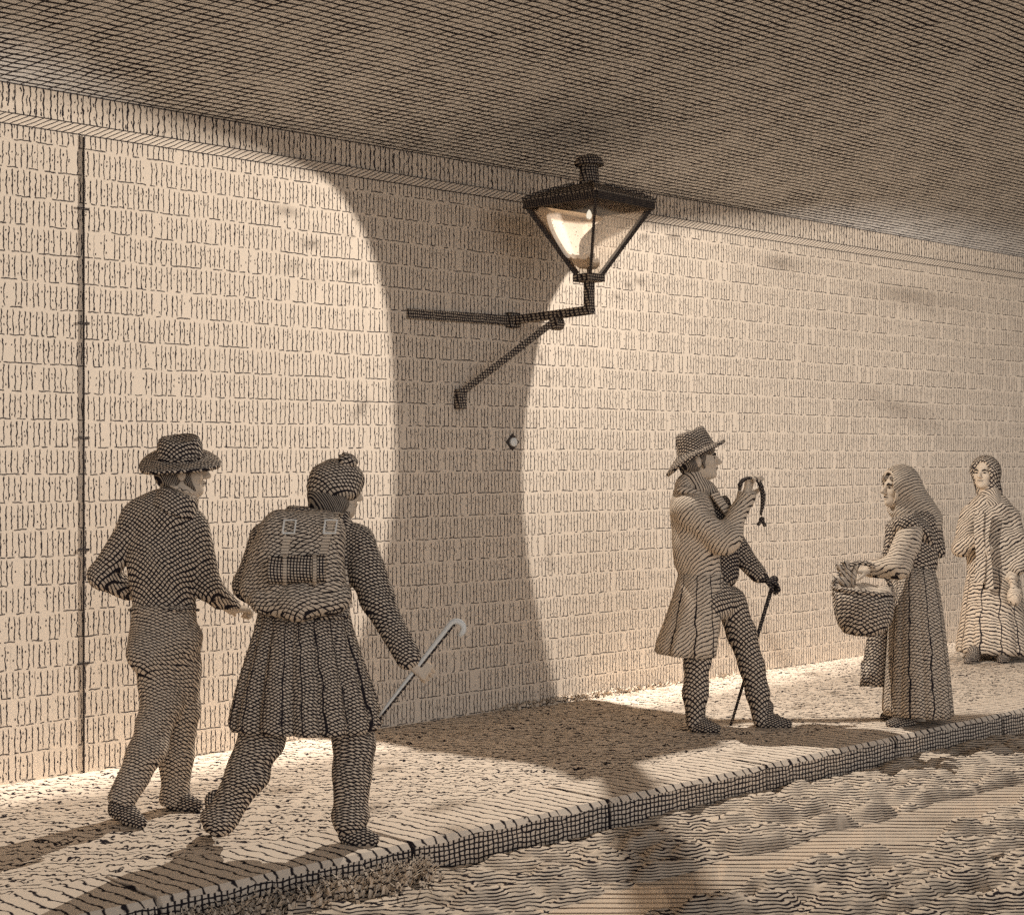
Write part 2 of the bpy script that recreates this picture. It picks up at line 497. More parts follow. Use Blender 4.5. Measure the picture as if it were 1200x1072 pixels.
# white stud in a dark lozenge
st = on_wall(600, 518)
s_ = empty('wall_stud', st); tag(s_, 'small white round stud on a dark lozenge plate in the shaded part of the wall', 'stud')
L_ = .055
MB().add([(-L_, 0, 0), (0, 0, -L_), (L_, 0, 0), (0, 0, L_), (-L_, -.008, 0), (0, -.008, -L_), (L_, -.008, 0), (0, -.008, L_)],
         [(0,1,2,3),(4,7,6,5),(0,4,5,1),(1,5,6,2),(2,6,7,3),(3,7,4,0)]).build('plate', M['darkiron'], s_)
MB().tube([(0, -.006, 0), (0, -.022, 0), (0, -.028, 0)], [.028, .028, .016], 14).build('stud_head', M['cane'], s_, smooth=False)

# ------------------------------------------------------------------ the gas lamp
LX, LT = 3.40, .70
LP = Vector((LX, -LT, 0))
lamp = empty('street_lamp', (LX, 0, 2.47)); tag(lamp, 'lit four sided iron gas lantern on a bracket arm fixed to the brick wall', 'lamp')
def L(x, y, z): return (x - LX, y, z - 2.47)
ZB, ZR = 2.660, 3.108           # bottom plate and rim heights
HB, HR = .052, .262             # half widths there
iron = M['iron']
# bracket
MB().bar(L(2.55, -.012, 2.462), L(3.40, -.012, 2.470), .022, .060).build('wall_bar', iron, lamp)
MB().bar(L(3.40, .0, 2.470), L(LX, -LT - .022, 2.490), .050, .050).build('arm', iron, lamp)
MB().bar(L(2.955, -.03, 1.995), L(3.40, -.40, 2.442), .042, .042).build('strut', iron, lamp)
MB().box(L(2.925, -.055, 1.90), L(2.985, .002, 2.02)).build('wall_plate', iron, lamp)
MB().tube([L(3.37, -.42, 2.425), L(3.43, -.42, 2.425)], .042, 16).build('scroll', iron, lamp)
MB().box(L(3.36, -.05, 2.425), L(3.44, .002, 2.52)).build('wall_plate', iron, lamp)
MB().bar(L(LX, -LT, 2.465), L(LX, -LT, ZB), .048, .048).build('stem', iron, lamp)
MB().box(L(LX - .068, -LT - .068, ZB), L(LX + .068, -LT + .068, ZB + .045)).build('base_plate', iron, lamp)
CS = [(-1,-1),(1,-1),(1,1),(-1,1)]
LROT = Matrix.Rotation(math.radians(5), 2)
def corner(h, z, sx, sy):
    q = LROT @ Vector((sx * h, sy * h)); return Vector(L(LX + q.x, -LT + q.y, z))
for sx, sy in CS:
    if (sx, sy) == (1, 1): continue                # no bar at the rear: the tin reflector closes that corner
    bw_ = .016 if (sx, sy) == (-1, -1) else .009   # thin edge to the flame, deep in the radial direction
    MB().bar(corner(HB, ZB + .045, sx, sy), corner(HR, ZR, sx, sy), bw_, .036, up=(sx, sy, .4)).build('glazing_bar', M['darkiron'], lamp)
rim = MB()
for i in range(4):
    a = corner(HR + .012, ZR + .014, *CS[i]); b = corner(HR + .012, ZR + .014, *CS[(i+1) % 4])
    rim.bar(a, b, .034, .046)
rim.build('rim', M['darkiron'], lamp)
# hipped roof in two pitches with rolls on the hips
ro = MB(); rv = []; rf = []
levels = [(HR + .026, ZR + .034), (HR + .024, ZR + .044), (HR - .055, ZR + .088), (.062, ZR + .140)]
for h, z in levels: rv += [corner(h, z, *c) for c in CS]
for i in range(len(levels) - 1):
    for k in range(4): rf.append((i*4 + k, i*4 + (k+1) % 4, (i+1)*4 + (k+1) % 4, (i+1)*4 + k))
rf += [(3,2,1,0), tuple(4 * (len(levels) - 1) + k for k in range(4))]
ro.add(rv, rf)
for c in CS:
    ro.tube([corner(h, z + .004, *c) for h, z in levels[1:]], .011, 6)
roof = ro.build('roof', iron, lamp)
ch = MB().lathe(L(LX, -LT, ZR + .132), [(.064, 0), (.060, .02), (.056, .105), (.060, .115), (.088, .120), (.092, .140), (.076, .166), (.042, .182), (.01, .187)], 24)
ch.build('chimney', iron, lamp, smooth=False)
# glass panes
def glass():
    # thin ground glass: mostly clear, with a faint glow and specks
    m = Mat('lamp_glass'); nt = m.nt
    v = nt.nodes.new('ShaderNodeTexVoronoi'); v.inputs['Scale'].default_value = 48.0
    nt.links.new(m.tc.outputs['Object'], v.inputs['Vector'])
    dots = ((X(nt, v.outputs['Distance']) * -1.0 + .22) * 9.0).clamp() * m.noise(m.x, m.y, m.z, 9.0).gt(-.04)
    t = nt.nodes.new('ShaderNodeBsdfTransparent'); t.inputs[0].default_value = (1, .99, .97, 1)
    g = nt.nodes.new('ShaderNodeBsdfTranslucent'); g.inputs[0].default_value = PAPER
    k = nt.nodes.new('ShaderNodeBsdfDiffuse'); k.inputs[0].default_value = INK
    mx = nt.nodes.new('ShaderNodeMixShader'); mx.inputs[0].default_value = .24
    nt.links.new(t.outputs[0], mx.inputs[1]); nt.links.new(g.outputs[0], mx.inputs[2])
    mk = nt.nodes.new('ShaderNodeMixShader'); nt.links.new((dots * .8).k, mk.inputs[0])
    nt.links.new(mx.outputs[0], mk.inputs[1]); nt.links.new(k.outputs[0], mk.inputs[2]); nt.links.new(mk.outputs[0], m.out.inputs[0])
    return m.m
M['glass'] = glass()
for i in range(4):
    c1, c2 = CS[i], CS[(i+1) % 4]
    q = [corner(HB, ZB + .045, *c1), corner(HB, ZB + .045, *c2), corner(HR, ZR, *c2), corner(HR, ZR, *c1)]
    mesh_obj('glass_pane', q, [(0,1,2,3)], M['glass'], lamp)
# burner cup and flame
FZ = 3.02
MB().lathe(L(LX, -LT, ZB + .046), [(.014, 0), (.014, .03), (.026, .04), (.033, .055), (.036, .125), (.030, .13), (.012, .131)], 18).build('burner', M['brass'], lamp, smooth=False)
fm = bpy.data.materials.new('gas_flame'); fm.use_nodes = True
fb = fm.node_tree.nodes; fb.clear()
e_ = fb.new('ShaderNodeEmission'); e_.inputs[0].default_value = (1, .90, .72, 1); e_.inputs[1].default_value = 1.1
o_ = fb.new('ShaderNodeOutputMaterial'); fm.node_tree.links.new(e_.outputs[0], o_.inputs[0])
MB().lathe(L(LX, -LT, ZB + .255), [(.004, .122), (.014, .130), (.018, .145), (.012, .165), (.003, .180)], 14).build('flame', fm, lamp, smooth=True)

# tin reflector behind the flame, its rim cut so that the light falls in two fans along the wall
LPOS = Vector((LX, -LT, FZ))
left = [('w', 150, 118), ('w', 215, 138), ('w', 290, 162), ('w', 345, 190), ('w', 375, 205), ('w', 400, 230), ('w', 425, 270), ('w', 440, 310), ('w', 451, 352), ('w', 457, 400),
        ('w', 461, 470), ('w', 463, 540), ('w', 460, 600), ('w', 449, 660), ('w', 432, 720), ('w', 405, 790), ('w', 362, 864),
        ('g', 430, 868), ('g', 500, 879), ('g', 570, 888), ('g', 620, 895), ('g', 655, 904), ('g', 680, 918)]
right = [('w', 815, 235), ('w', 800, 240), ('w', 775, 250), ('w', 745, 262), ('w', 705, 284), ('w', 680, 305), ('w', 662, 325), ('w', 647, 352), ('w', 636, 380), ('w', 628, 420),
         ('w', 617, 480), ('w', 612, 545), ('w', 613, 600), ('w', 619, 655), ('w', 629, 710), ('w', 641, 768), ('w', 655, 822),
         ('g', 720, 834), ('g', 790, 846), ('g', 850, 858), ('g', 845, 874), ('g', 785, 884), ('g', 725, 900)]
def dirs(lst):
    out = []
    for k, u, v in lst:
        p = Vector(on_wall(u, v)) if k == 'w' else Vector(on_ground(u, v))
        out.append((p - LPOS).normalized())
    return out
def pane_dist(d):
    # distance from the flame to the lantern's own tapering glass along d
    best = 9
    sl = (HR - HB) / (ZR - ZB - .045)
    for nx, ny in [tuple(LROT @ Vector(q)) for q in ((1,0),(-1,0),(0,1),(0,-1))]:
        # plane: n.(x,y) - sl*z = HB - sl*(ZB+.045)
        den = nx * d.x + ny * d.y - sl * d.z
        num = HB - sl * (ZB + .045) + sl * FZ
        if den > 1e-6: best = min(best, num / den)
    if d.z > 1e-6: best = min(best, (ZR - FZ) / d.z)
    if d.z < -1e-6: best = min(best, (FZ - ZB - .055) / -d.z)
    return best
dl, dr = dirs(left), dirs(right)
NU = 18
def refl(scale):
    out = []
    for a, b in zip(dl, dr):
        for k in range(NU + 1):
            t = k / NU
            # sweep through the wall side
            w = a.lerp(b, t)
            ang = a.angle(b)
            if ang > 1e-4: w = (a * math.sin((1-t) * ang) + b * math.sin(t * ang)) / math.sin(ang)
            w.normalize()
            out.append(w * (pane_dist(w) * scale))
    return out
NR = len(dl)
r1, r2 = refl(.90), refl(.925)
rv = [LPOS + p for p in r1] + [LPOS + p for p in r2]
rv = [L(*p) for p in rv]
W_ = NU + 1; N1 = NR * W_; rf = []
for i in range(NR - 1):
    for k in range(NU):
        a = i * W_ + k
        rf.append((a, a + 1, a + W_ + 1, a + W_)); rf.append((N1 + a, N1 + a + W_, N1 + a + W_ + 1, N1 + a + 1))
    for k in (0, NU):
        a = i * W_ + k; rf.append((a, a + W_, N1 + a + W_, N1 + a))
for k in range(NU):
    a = k; rf.append((a, a + 1, N1 + a + 1, N1 + a)); a = (NR - 1) * W_ + k; rf.append((a, a + 1, N1 + a + 1, N1 + a))
mesh_obj('reflector', rv, rf, M['tin'], lamp, smooth=False)

# the light of the flame: thrown sideways along the wall by the reflector, little upward
ld = bpy.data.lights.new('gas_light', 'POINT'); ld.shadow_soft_size = .004; ld.energy = 1.0
ld.use_nodes = True
nt = ld.node_tree; nt.nodes.clear()
tc = nt.nodes.new('ShaderNodeNewGeometry'); sp = nt.nodes.new('ShaderNodeSeparateXYZ'); nt.links.new(tc.outputs['Incoming'], sp.inputs[0])
dx, dy, dz = (X(nt, sp.outputs[i]) for i in range(3))
LIGHT_E = 100.0
wallside = ((dy - .02) * 8.0).clamp()              # the reflector throws most of it along the wall
dn = (dz * -1.0).max(0.0)
b1 = (dy.abs() + .55).op('POWER', -1.0) * (dn * .45 + 1.0).op('POWER', -1.0)
b2 = dn * .26 + .18
beam = b1 * wallside + b2 * (wallside * -1.0 + 1.0)
upcut = ((dz * -1.0 + .165) * 14.0).clamp()
I = beam * upcut * LIGHT_E
fo = nt.nodes.new('ShaderNodeLightFalloff'); nt.links.new(I.k, fo.inputs['Strength'])
em = nt.nodes.new('ShaderNodeEmission'); em.inputs[0].default_value = (1, 1, 1, 1)
nt.links.new(fo.outputs['Constant'], em.inputs[1])
lo = nt.nodes.new('ShaderNodeOutputLight'); nt.links.new(em.outputs[0], lo.inputs[0])
lobj = bpy.data.objects.new('gas_light', ld); COL.objects.link(lobj); lobj.parent = lamp; lobj.location = L(*LPOS)

# ------------------------------------------------------------------ soft bodies: signed distance shapes meshed with openvdb
class SDF:
    def __init__(s, k=.02): s.k = k; s.p = []; s.cuts = []; s.disp = None
    def cone(s, a, b, ra, rb=None, k=None, flat=None, sub=False):
        s.p.append(('c', np.array(a, float), np.array(b, float), ra, ra if rb is None else rb, s.k if k is None else k, flat, sub)); return s
    def chain(s, pts, rads, k=None, flat=None):
        for i in range(len(pts) - 1): s.cone(pts[i], pts[i+1], rads[i], rads[i+1], k, flat)
        return s
    def ell(s, c, r, R=None, k=None, sub=False):
        s.p.append(('e', np.array(c, float), np.array(r, float), np.eye(3) if R is None else np.array(R, float), None, s.k if k is None else k, None, sub)); return s
    def cut(s, p, n):
        n = np.array(n, float); s.cuts.append((np.array(p, float), n / np.linalg.norm(n))); return s
    def bounds(s, q):
        if q[0] == 'c':
            fl = q[6]; r = max(q[3], q[4]) * (max(1, fl[1]) if fl else 1)
            return np.minimum(q[1], q[2]) - r, np.maximum(q[1], q[2]) + r
        r = q[2].max(); return q[1] - r, q[1] + r
    def mesh(s, name, mat, parent, h=.005):
        pos = [s.bounds(q) for q in s.p if not q[7]]
        lo = np.min([b[0] for b in pos], 0) - .03; hi = np.max([b[1] for b in pos], 0) + .03
        n = np.ceil((hi - lo) / h).astype(int) + 1
        BG = .06
        D = np.full(n, BG, np.float32)
        ax = [lo[i] + h * np.arange(n[i]) for i in range(3)]
        for q in s.p:
            b0, b1 = s.bounds(q); m = .035 + q[5]
            i0 = np.maximum(np.floor((b0 - m - lo) / h).astype(int), 0); i1 = np.minimum(np.ceil((b1 + m - lo) / h).astype(int) + 1, n)
            if (i1 <= i0).any(): continue
            sl = tuple(slice(i0[i], i1[i]) for i in range(3))
            px, py, pz = np.meshgrid(*[ax[i][sl[i]] for i in range(3)], indexing='ij')
            if q[0] == 'c':
                a, b, ra, rb = q[1], q[2], q[3], q[4]
                vx, vy, vz_ = px - a[0], py - a[1], pz - a[2]; ba = b - a
                if q[6]:
                    fa, f = np.array(q[6][0], float), q[6][1]; fa = fa / np.linalg.norm(fa)
                    g = (vx * fa[0] + vy * fa[1] + vz_ * fa[2]) * (1 / f - 1)
                    vx = vx + g * fa[0]; vy = vy + g * fa[1]; vz_ = vz_ + g * fa[2]
                    ba = ba + fa * (ba @ fa) * (1 / f - 1)
                L2 = max(ba @ ba, 1e-9)
                t = np.clip((vx * ba[0] + vy * ba[1] + vz_ * ba[2]) / L2, 0, 1)
                d = np.sqrt((vx - ba[0] * t) ** 2 + (vy - ba[1] * t) ** 2 + (vz_ - ba[2] * t) ** 2) - (ra + (rb - ra) * t)
            else:
                c, r, R = q[1], q[2], q[3]
                vx, vy, vz_ = px - c[0], py - c[1], pz - c[2]
                l = [(vx * R[i][0] + vy * R[i][1] + vz_ * R[i][2]) for i in range(3)]
                k0 = np.sqrt(sum((l[i] / r[i]) ** 2 for i in range(3))); k1 = np.sqrt(sum((l[i] / r[i] ** 2) ** 2 for i in range(3)))
                d = k0 * (k0 - 1) / np.maximum(k1, 1e-6)
            d = d.astype(np.float32); A = D[sl]; k = max(q[5], 1e-5)
            if q[7]:
                d = -d; hh = np.maximum(k - np.abs(A - d), 0) / k; D[sl] = np.maximum(A, d) + hh * hh * k * .25
            else:
                hh = np.maximum(k - np.abs(A - d), 0) / k; D[sl] = np.minimum(A, d) - hh * hh * k * .25
        gx, gy, gz = np.meshgrid(*ax, indexing='ij', sparse=True)
        if s.disp is not None:
            D = np.where(np.abs(D) < .05, D + s.disp(gx, gy, gz), D).astype(np.float32)
        for p, nn in s.cuts:
            D = np.maximum(D, ((gx - p[0]) * nn[0] + (gy - p[1]) * nn[1] + (gz - p[2]) * nn[2])).astype(np.float32)
        g = openvdb.FloatGrid(BG); g.copyFromArray(np.ascontiguousarray(D))
        P_, Q_ = g.convertToQuads(0.0)
        P_ = P_ * h + lo
        me = bpy.data.meshes.new(name)
        me.vertices.add(len(P_)); me.vertices.foreach_set('co', P_.astype(np.float32).ravel())
        me.loops.add(len(Q_) * 4); me.loops.foreach_set('vertex_index', np.ascontiguousarray(Q_[:, ::-1]).astype(np.int32).ravel())
        me.polygons.add(len(Q_)); me.polygons.foreach_set('loop_start', np.arange(0, len(Q_) * 4, 4, dtype=np.int32))
        me.update(calc_edges=True); me.validate()
        me.polygons.foreach_set('use_smooth', [True] * len(me.polygons))
        me.materials.append(mat)
        o = bpy.data.objects.new(name, me); COL.objects.link(o)
        if parent: o.parent = parent
        return o

def folds(amp, f=26.0, tilt=.5, f2=9.0):
    return lambda x, y, z: amp * np.sin(f * (z + tilt * x + .3 * y) + 2.2 * np.sin(f2 * x + 4 * z) + 1.5 * np.sin(f2 * 1.3 * y - 5 * z)) * (.6 + .4 * np.sin(13 * x + 7 * z + 5 * y))
def rot(yaw, pitch=0, roll=0):
    """rows = head axes (forward, left, up) in the person's frame; yaw 0 looks to picture right, +90 away from the viewer"""
    m = Matrix.Rotation(math.radians(yaw), 3, 'Z') @ Matrix.Rotation(math.radians(-pitch), 3, 'Y') @ Matrix.Rotation(math.radians(roll), 3, 'X')
    return np.array(m.transposed())

class Person:
    def __init__(s, u0, d0, label, name='person', cat='person', vfoot=None):
        s.u0, s.d0 = u0, d0
        s.base = CAM + (FW + RT * ((u0 - 600) / F0)) * d0; s.base[2] = 0
        s.e = empty(name, s.base, YAW); tag(s.e, label, cat)
        s.px = d0 / F0
    def J(s, u, v, dd=0.0):
        D = s.d0 + dd
        return np.array([(u - 600) / F0 * D - (s.u0 - 600) / F0 * s.d0, dd, 1.6 - (v - 536) / F0 * D])
    def like(s, name, label, cat):
        """another thing standing in this person's frame (worn or held)"""
        e = empty(name, s.base, YAW); tag(e, label, cat); return e

def head(S, c, R, sc=1.0, ears=True):
    """c = middle of the head, R rows forward/left/up"""
    def w(x, y, z): return np.array(c) + (R[0] * x + R[1] * y + R[2] * z) * sc
    def E(x, y, z, a, b, cc, k=.02, sub=False): S.ell(w(x, y, z), np.array([a, b, cc]) * sc, R, k, sub)
    E(-.014, 0, .030, .098, .078, .088, .01)
    E(.030, 0, -.035, .064, .060, .084, .03)
    E(.040, 0, -.088, .046, .044, .032, .03)
    E(.074, 0, -.100, .018, .020, .017, .02)
    E(.082, 0, .020, .016, .050, .013, .02)
    for sy in (-1, 1):
        E(.062, sy * .040, -.026, .024, .022, .024, .02)
        E(.100, sy * .033, .001, .017, .017, .013, .010, True)
        E(.076, sy * .033, .000, .015, .016, .013, .004)
        if ears: E(-.006, sy * .078, -.014, .020, .011, .033, .006)
    S.cone(w(.088, 0, .012), w(.119, 0, -.030), .009 * sc, .0135 * sc, .012)
    E(.104, 0, -.037, .016, .019, .009, .006)
    E(.094, 0, -.058, .012, .025, .0065, .005)
    E(.091, 0, -.071, .012, .021, .0075, .005)
    E(.100, 0, -.0645, .012, .020, .0022, .002, True)
    return w

def eyes(P, c, R, sc=1.0):
    def w(x, y, z): return np.array(c) + (R[0] * x + R[1] * y + R[2] * z) * sc
    for sy in (-1, 1):
        S = SDF(.004); S.ell(w(.089, sy * .033, -.001), np.array([.0065, .0125, .0062]) * sc, R); S.mesh('eye', M['brow'], P.e, .0025)
        S = SDF(.004); S.chain([w(.097, sy * .014, .015), w(.096, sy * .034, .022), w(.083, sy * .053, .016)], [.005 * sc, .0065 * sc, .004 * sc]); S.mesh('eyebrow', M['brow'], P.e, .0025)
    S = SDF(.003); S.chain([w(.094, .020, -.0655), w(.1035, 0, -.0640), w(.094, -.020, -.0655)], [.0022 * sc, .0034 * sc, .0022 * sc]); S.mesh('mouth', M['brow'], P.e, .0022)

def hand(S, wrist, d, nrm, curl=40, thumb=1, sc=1.0, spread=6, flex=None):
    """wrist point, direction of the hand, palm normal (fingers curl towards it)"""
    d = Vector(d).normalized(); nrm = Vector(nrm); nrm = (nrm - d * nrm.dot(d)).normalized()
    sd = d.cross(nrm).normalized() * thumb       # thumb side
    w = Vector(wrist)
    for q in (-.024, 0, .024):
        S.cone(w + sd * q * .7, w + d * .082 * sc + sd * q * 1.1, .016 * sc, .0135 * sc, .012)
    for i, (o, ln) in enumerate(((.030, .072), (.010, .080), (-.011, .075), (-.030, .058))):
        p = w + d * .088 * sc + sd * o * sc
        cur = curl + i * 5
        dd = (d * math.cos(math.radians(spread * (1.5 - i) / 1.5)) + sd * math.sin(math.radians(spread * (1.5 - i) / 1.5))).normalized()
        r = .0092 * sc
        for j, f in enumerate((.45, .32, .23)):
            ax = dd.cross(nrm).normalized()
            a = math.radians(cur * (.7 + .35 * j))
            dd2 = Matrix.Rotation(a, 3, ax) @ dd
            nrm2 = Matrix.Rotation(a, 3, ax) @ nrm
            q = p + dd2 * ln * f * sc
            S.cone(p, q, r, r * .9, .003); r *= .9; p = q; dd = dd2
            if j == 0: keep = nrm
            nrm_l = nrm2; nrm = nrm2
        nrm = keep
    p = w + d * .022 * sc + sd * .026 * sc + nrm * .006
    t1 = (d * .62 + sd * .60 + nrm * .45).normalized(); t2 = (d * .75 + sd * .05 + nrm * .62).normalized()
    q = p + t1 * .042 * sc; S.cone(p, q, .014 * sc, .011 * sc, .010); S.cone(q, q + t2 * .034 * sc, .0105 * sc, .0085 * sc, .004)

def loft(name, mat, parent, rings, n=96, pleat=None, close_top=True):
    """rings: list of (centre xyz, half width x, half depth y); pleat(angle, t) -> factor"""
    vs = []; fs = []
    m = len(rings)
    outer = []
    for i, (c, a, b) in enumerate(rings):
        t = i / (m - 1)
        for k in range(n):
            an = 2 * PI * k / n; f = pleat(an, t) if pleat else 1.0
            zz = .004 * math.sin(an * 3 + 1) * t
            vs.append((c[0] + a * f * math.cos(an), c[1] + b * f * math.sin(an), c[2] + zz))
    for i in range(m - 1):
        for k in range(n): fs.append((i*n + k, i*n + (k+1) % n, (i+1)*n + (k+1) % n, (i+1)*n + k))
    # turned-under hem and an inner face
    base = len(vs); c, a, b = rings[-1]
    for (sc, dz) in ((.965, .0), (.93, .14)):
        for k in range(n):
            an = 2 * PI * k / n; f = (pleat(an, 1.0) if pleat else 1.0) * sc
            vs.append((c[0] + a * f * math.cos(an), c[1] + b * f * math.sin(an), c[2] + dz + .004 * math.sin(an * 3 + 1)))
    for (p, q) in (((m - 1) * n, base), (base, base + n)):
        for k in range(n): fs.append((p + k, p + (k+1) % n, q + (k+1) % n, q + k))
    if close_top: fs.append(tuple(range(n))[::-1])
    fs.append(tuple(base + n + k for k in range(n)))
    return mesh_obj(name, vs, fs, mat, parent, smooth=True)

def shoe(P, name, heel, toe, sole_z=0.0, w=.042, mat=None, hi=.085):
    """low shoe between heel and toe points (x, y in the person's frame)"""
    S = SDF(.025)
    h = np.array([heel[0], heel[1], sole_z + .040 + (heel[2] if len(heel) > 2 else 0)]); t = np.array([toe[0], toe[1], sole_z + .026 + (toe[2] if len(toe) > 2 else 0)])
    d = (t - h); l = np.linalg.norm(d)
    S.cone(h, h + d * .45, .040, .040); S.cone(h + d * .45, t - d * .10, .040, .028, flat=None)
    S.cone(h + np.array([0, 0, .005]) + d * .08, h + d * .14 + np.array([0, 0, hi]), .042, .046)
    # sole
    sn = np.array([0, 0, -1.0]); S.cut(h + np.array([0, 0, -.036]), np.cross(np.cross(d, sn), d) * 1.0 if l > 0 else sn)
    return S.mesh(name, mat or M['shoe'], P.e, .004)

# ------------------------------------------------------------------ the people
# === the man in the felt hat, walking away on the left
A = Person(190, 6.92, 'man in short dark jacket and round felt hat walking beside the wall')
J = A.J
def body_of(P, headc, R, neck, chest, pelvis, arms, legs, hands, sc=1.0, ears=True):
    S = SDF(.03)
    head(S, headc, R, sc, ears)
    S.cone(np.array(headc) + (R[0] * -.02 + R[2] * -.06) * sc, neck, .052 * sc, .058 * sc, .03)
    S.cone(neck, chest, .058, .078, .03); S.cone(chest, pelvis, .078, .075, .03)
    for a in arms: S.chain(a, [.048, .038, .028][:len(a)], .02)
    for l in legs: S.chain(l, [.075, .050, .036][:len(l)], .02)
    for h in hands: hand(S, **h)
    o = S.mesh('body', M['skin'], P.e, .0042)
    return o

hc = J(212, 551, .0); HR_ = rot(18, 3)
lw = J(168, 690, .16)      # hidden left wrist, in front of the belly
rw = J(272, 713, .16)
body_of(A, hc, HR_, J(212, 588, -.02), J(195, 640, 0), J(195, 720, 0),
        [[J(152, 612), J(117, 676, .02), lw], [J(232, 618), J(246, 692, .04), rw]],
        [[J(182, 740), J(187, 835, .0), J(145, 938, -.14)], [J(212, 740), J(212, 835, .12), J(205, 935, .18)]],
        [dict(wrist=rw, d=J(287, 713, .22) - rw, nrm=(0, .3, -1), curl=48, thumb=1, sc=.92),
         dict(wrist=lw, d=(1, .3, 0), nrm=(0, -1, 0), curl=40, thumb=-1, sc=.92)])
eyes(A, hc, HR_)
# hair at the back and side-whisker
S = SDF(.02)
def hw(c, R, x, y, z): return np.array(c) + R[0] * x + R[1] * y + R[2] * z
for sy in (-1, 1):
    S.ell(hw(hc, HR_, -.048, sy * .056, -.012), (.046, .028, .062), HR_); S.ell(hw(hc, HR_, .010, sy * .068, .030), (.046, .016, .026), HR_)
    S.chain([hw(hc, HR_, .022, sy * .070, .02), hw(hc, HR_, .022, sy * .067, -.050), hw(hc, HR_, .048, sy * .046, -.092)], [.014, .012, .008])
S.ell(hw(hc, HR_, -.072, 0, -.01), (.046, .07, .068), HR_); S.disp = folds(.004, 90, 1.0, 40)
S.mesh('hair', M['hair'], A.e, .0042)
# felt hat: low crown, wide wavy brim
def felt_hat(P, name, mat, c, R, crown, brim, ch, droop, lean=0.0, taper=0.0):
    """c centre of the brim ring, R rows, crown (a,b) half axes at the base, brim widths front/back/side"""
    vs = []; fs = []; n = 48
    def pt(x, y, z): return hw(c, R, x, y, z)
    prof = [(.02, ch - .016), (.45, ch - .010), (.80, ch + .002), (.93, ch - .010), (.97, ch * .6), (1.0, 0.012), (1.02, .004)]
    for f, z in prof:
        for k in range(n):
            an = 2 * PI * k / n
            dent = -.016 * math.exp(-(f / .5) ** 2) if z > ch * .7 else 0
            f_ = f * (1 - taper * max(z, 0) / ch)
            vs.append(pt(crown[0] * f_ * math.cos(an) + lean * z, crown[1] * f_ * math.sin(an), z + dent + .004 * math.sin(2 * an + 1)))
    for s_ in (.35, .7, 1.0):
        for k in range(n):
            an = 2 * PI * k / n; cx, sx = math.cos(an), math.sin(an)
            w = brim[0] * max(cx, 0) ** 2 + brim[1] * max(-cx, 0) ** 2 + brim[2] * sx ** 2
            vs.append(pt((crown[0] + w * s_) * cx, (crown[1] + w * s_) * sx, droop(an) * s_ ** 1.4 + .002))
    m = len(prof) + 3
    # underside
    for s_ in (1.0, .6, .0):
        for k in range(n):
            an = 2 * PI * k / n; cx, sx = math.cos(an), math.sin(an)
            w = brim[0] * max(cx, 0) ** 2 + brim[1] * max(-cx, 0) ** 2 + brim[2] * sx ** 2
            vs.append(pt((crown[0] * .96 + w * s_) * cx, (crown[1] * .96 + w * s_) * sx, droop(an) * s_ ** 1.4 - .015))
    m += 3
    for i in range(m - 1):
        for k in range(n): fs.append((i*n + k, i*n + (k+1) % n, (i+1)*n + (k+1) % n, (i+1)*n + k))
    fs.append(tuple(range(n))[::-1]); fs.append(tuple((m-1)*n + k for k in range(n)))
    return mesh_obj(name, vs, fs, mat, P.e, smooth=True)
hb = J(211, 536, 0)
hat = felt_hat(A, 'hat', M['felt'], hb, rot(18, 4, 15), (.106, .098), (.074, .074, .080), .092,
               lambda an: -.026 * max(0, -math.cos(an)) ** 2 - .020 * max(0, math.cos(an)) ** 2 + .016 * max(0, math.sin(an)) - .010, 0, .10)
MB().tube([hw(hb, rot(18, 4, 15), .105 * math.cos(a), .096 * math.sin(a), .014) for a in [2 * PI * k / 30 for k in range(31)]], .010, 6).build('hat_band', M['shoe'], hat).parent = hat
# jacket with standing collar
S = SDF(.035)
fl = ((0, 1, 0), .68)
S.chain([J(190, 612), J(192, 655), J(192, 703)], [.150, .152, .140], .06, fl)
S.cone(J(163, 610), J(222, 616), .082, .078, .05, fl)
S.cone(J(212, 575, -.012), J(201, 602, -.02), .074, .094, .02)
S.chain([J(157, 618), J(120, 674, .03), J(150, 690, .12)], [.068, .061, .052], .025)
S.chain([J(228, 622), J(244, 688, .02), J(270, 712, .14)], [.068, .060, .046], .025)
S.disp = folds(.0035, 30, .6, 11)
S.cut(J(0, 716), (0, 0, -1)); S.cut(J(207, 571), (.42, -.1, 1))
jacket = S.mesh('jacket', M['jacket'], A.e, .0048)
S = SDF(.006); S.cone(J(212, 574, -.012), J(203, 599, -.02), .086, .106); S.cone(J(214, 567, -.012), J(200, 606, -.02), .068, .080, .004, None, True)
S.cut(J(209, 573), (.42, -.1, 1)); S.cut(J(203, 596), (-.42, .1, -1)); S.mesh('collar', M['jacket'], jacket, .004)
cc = MB().tube([hw(J(211, 571, -.012), rot(0, -24), .070 * math.cos(a), .070 * math.sin(a), 0) for a in [2 * PI * k / 24 for k in range(25)]], .009, 8)
cc.build('shirt_collar', M['linen'], jacket, smooth=True)
MB().tube([J(192 + 40.5 * math.cos(a), 714.5, .104 * math.sin(a)) for a in [2 * PI * k / 40 for k in range(41)]], .007, 6).build('hem', M['shoe'], jacket)
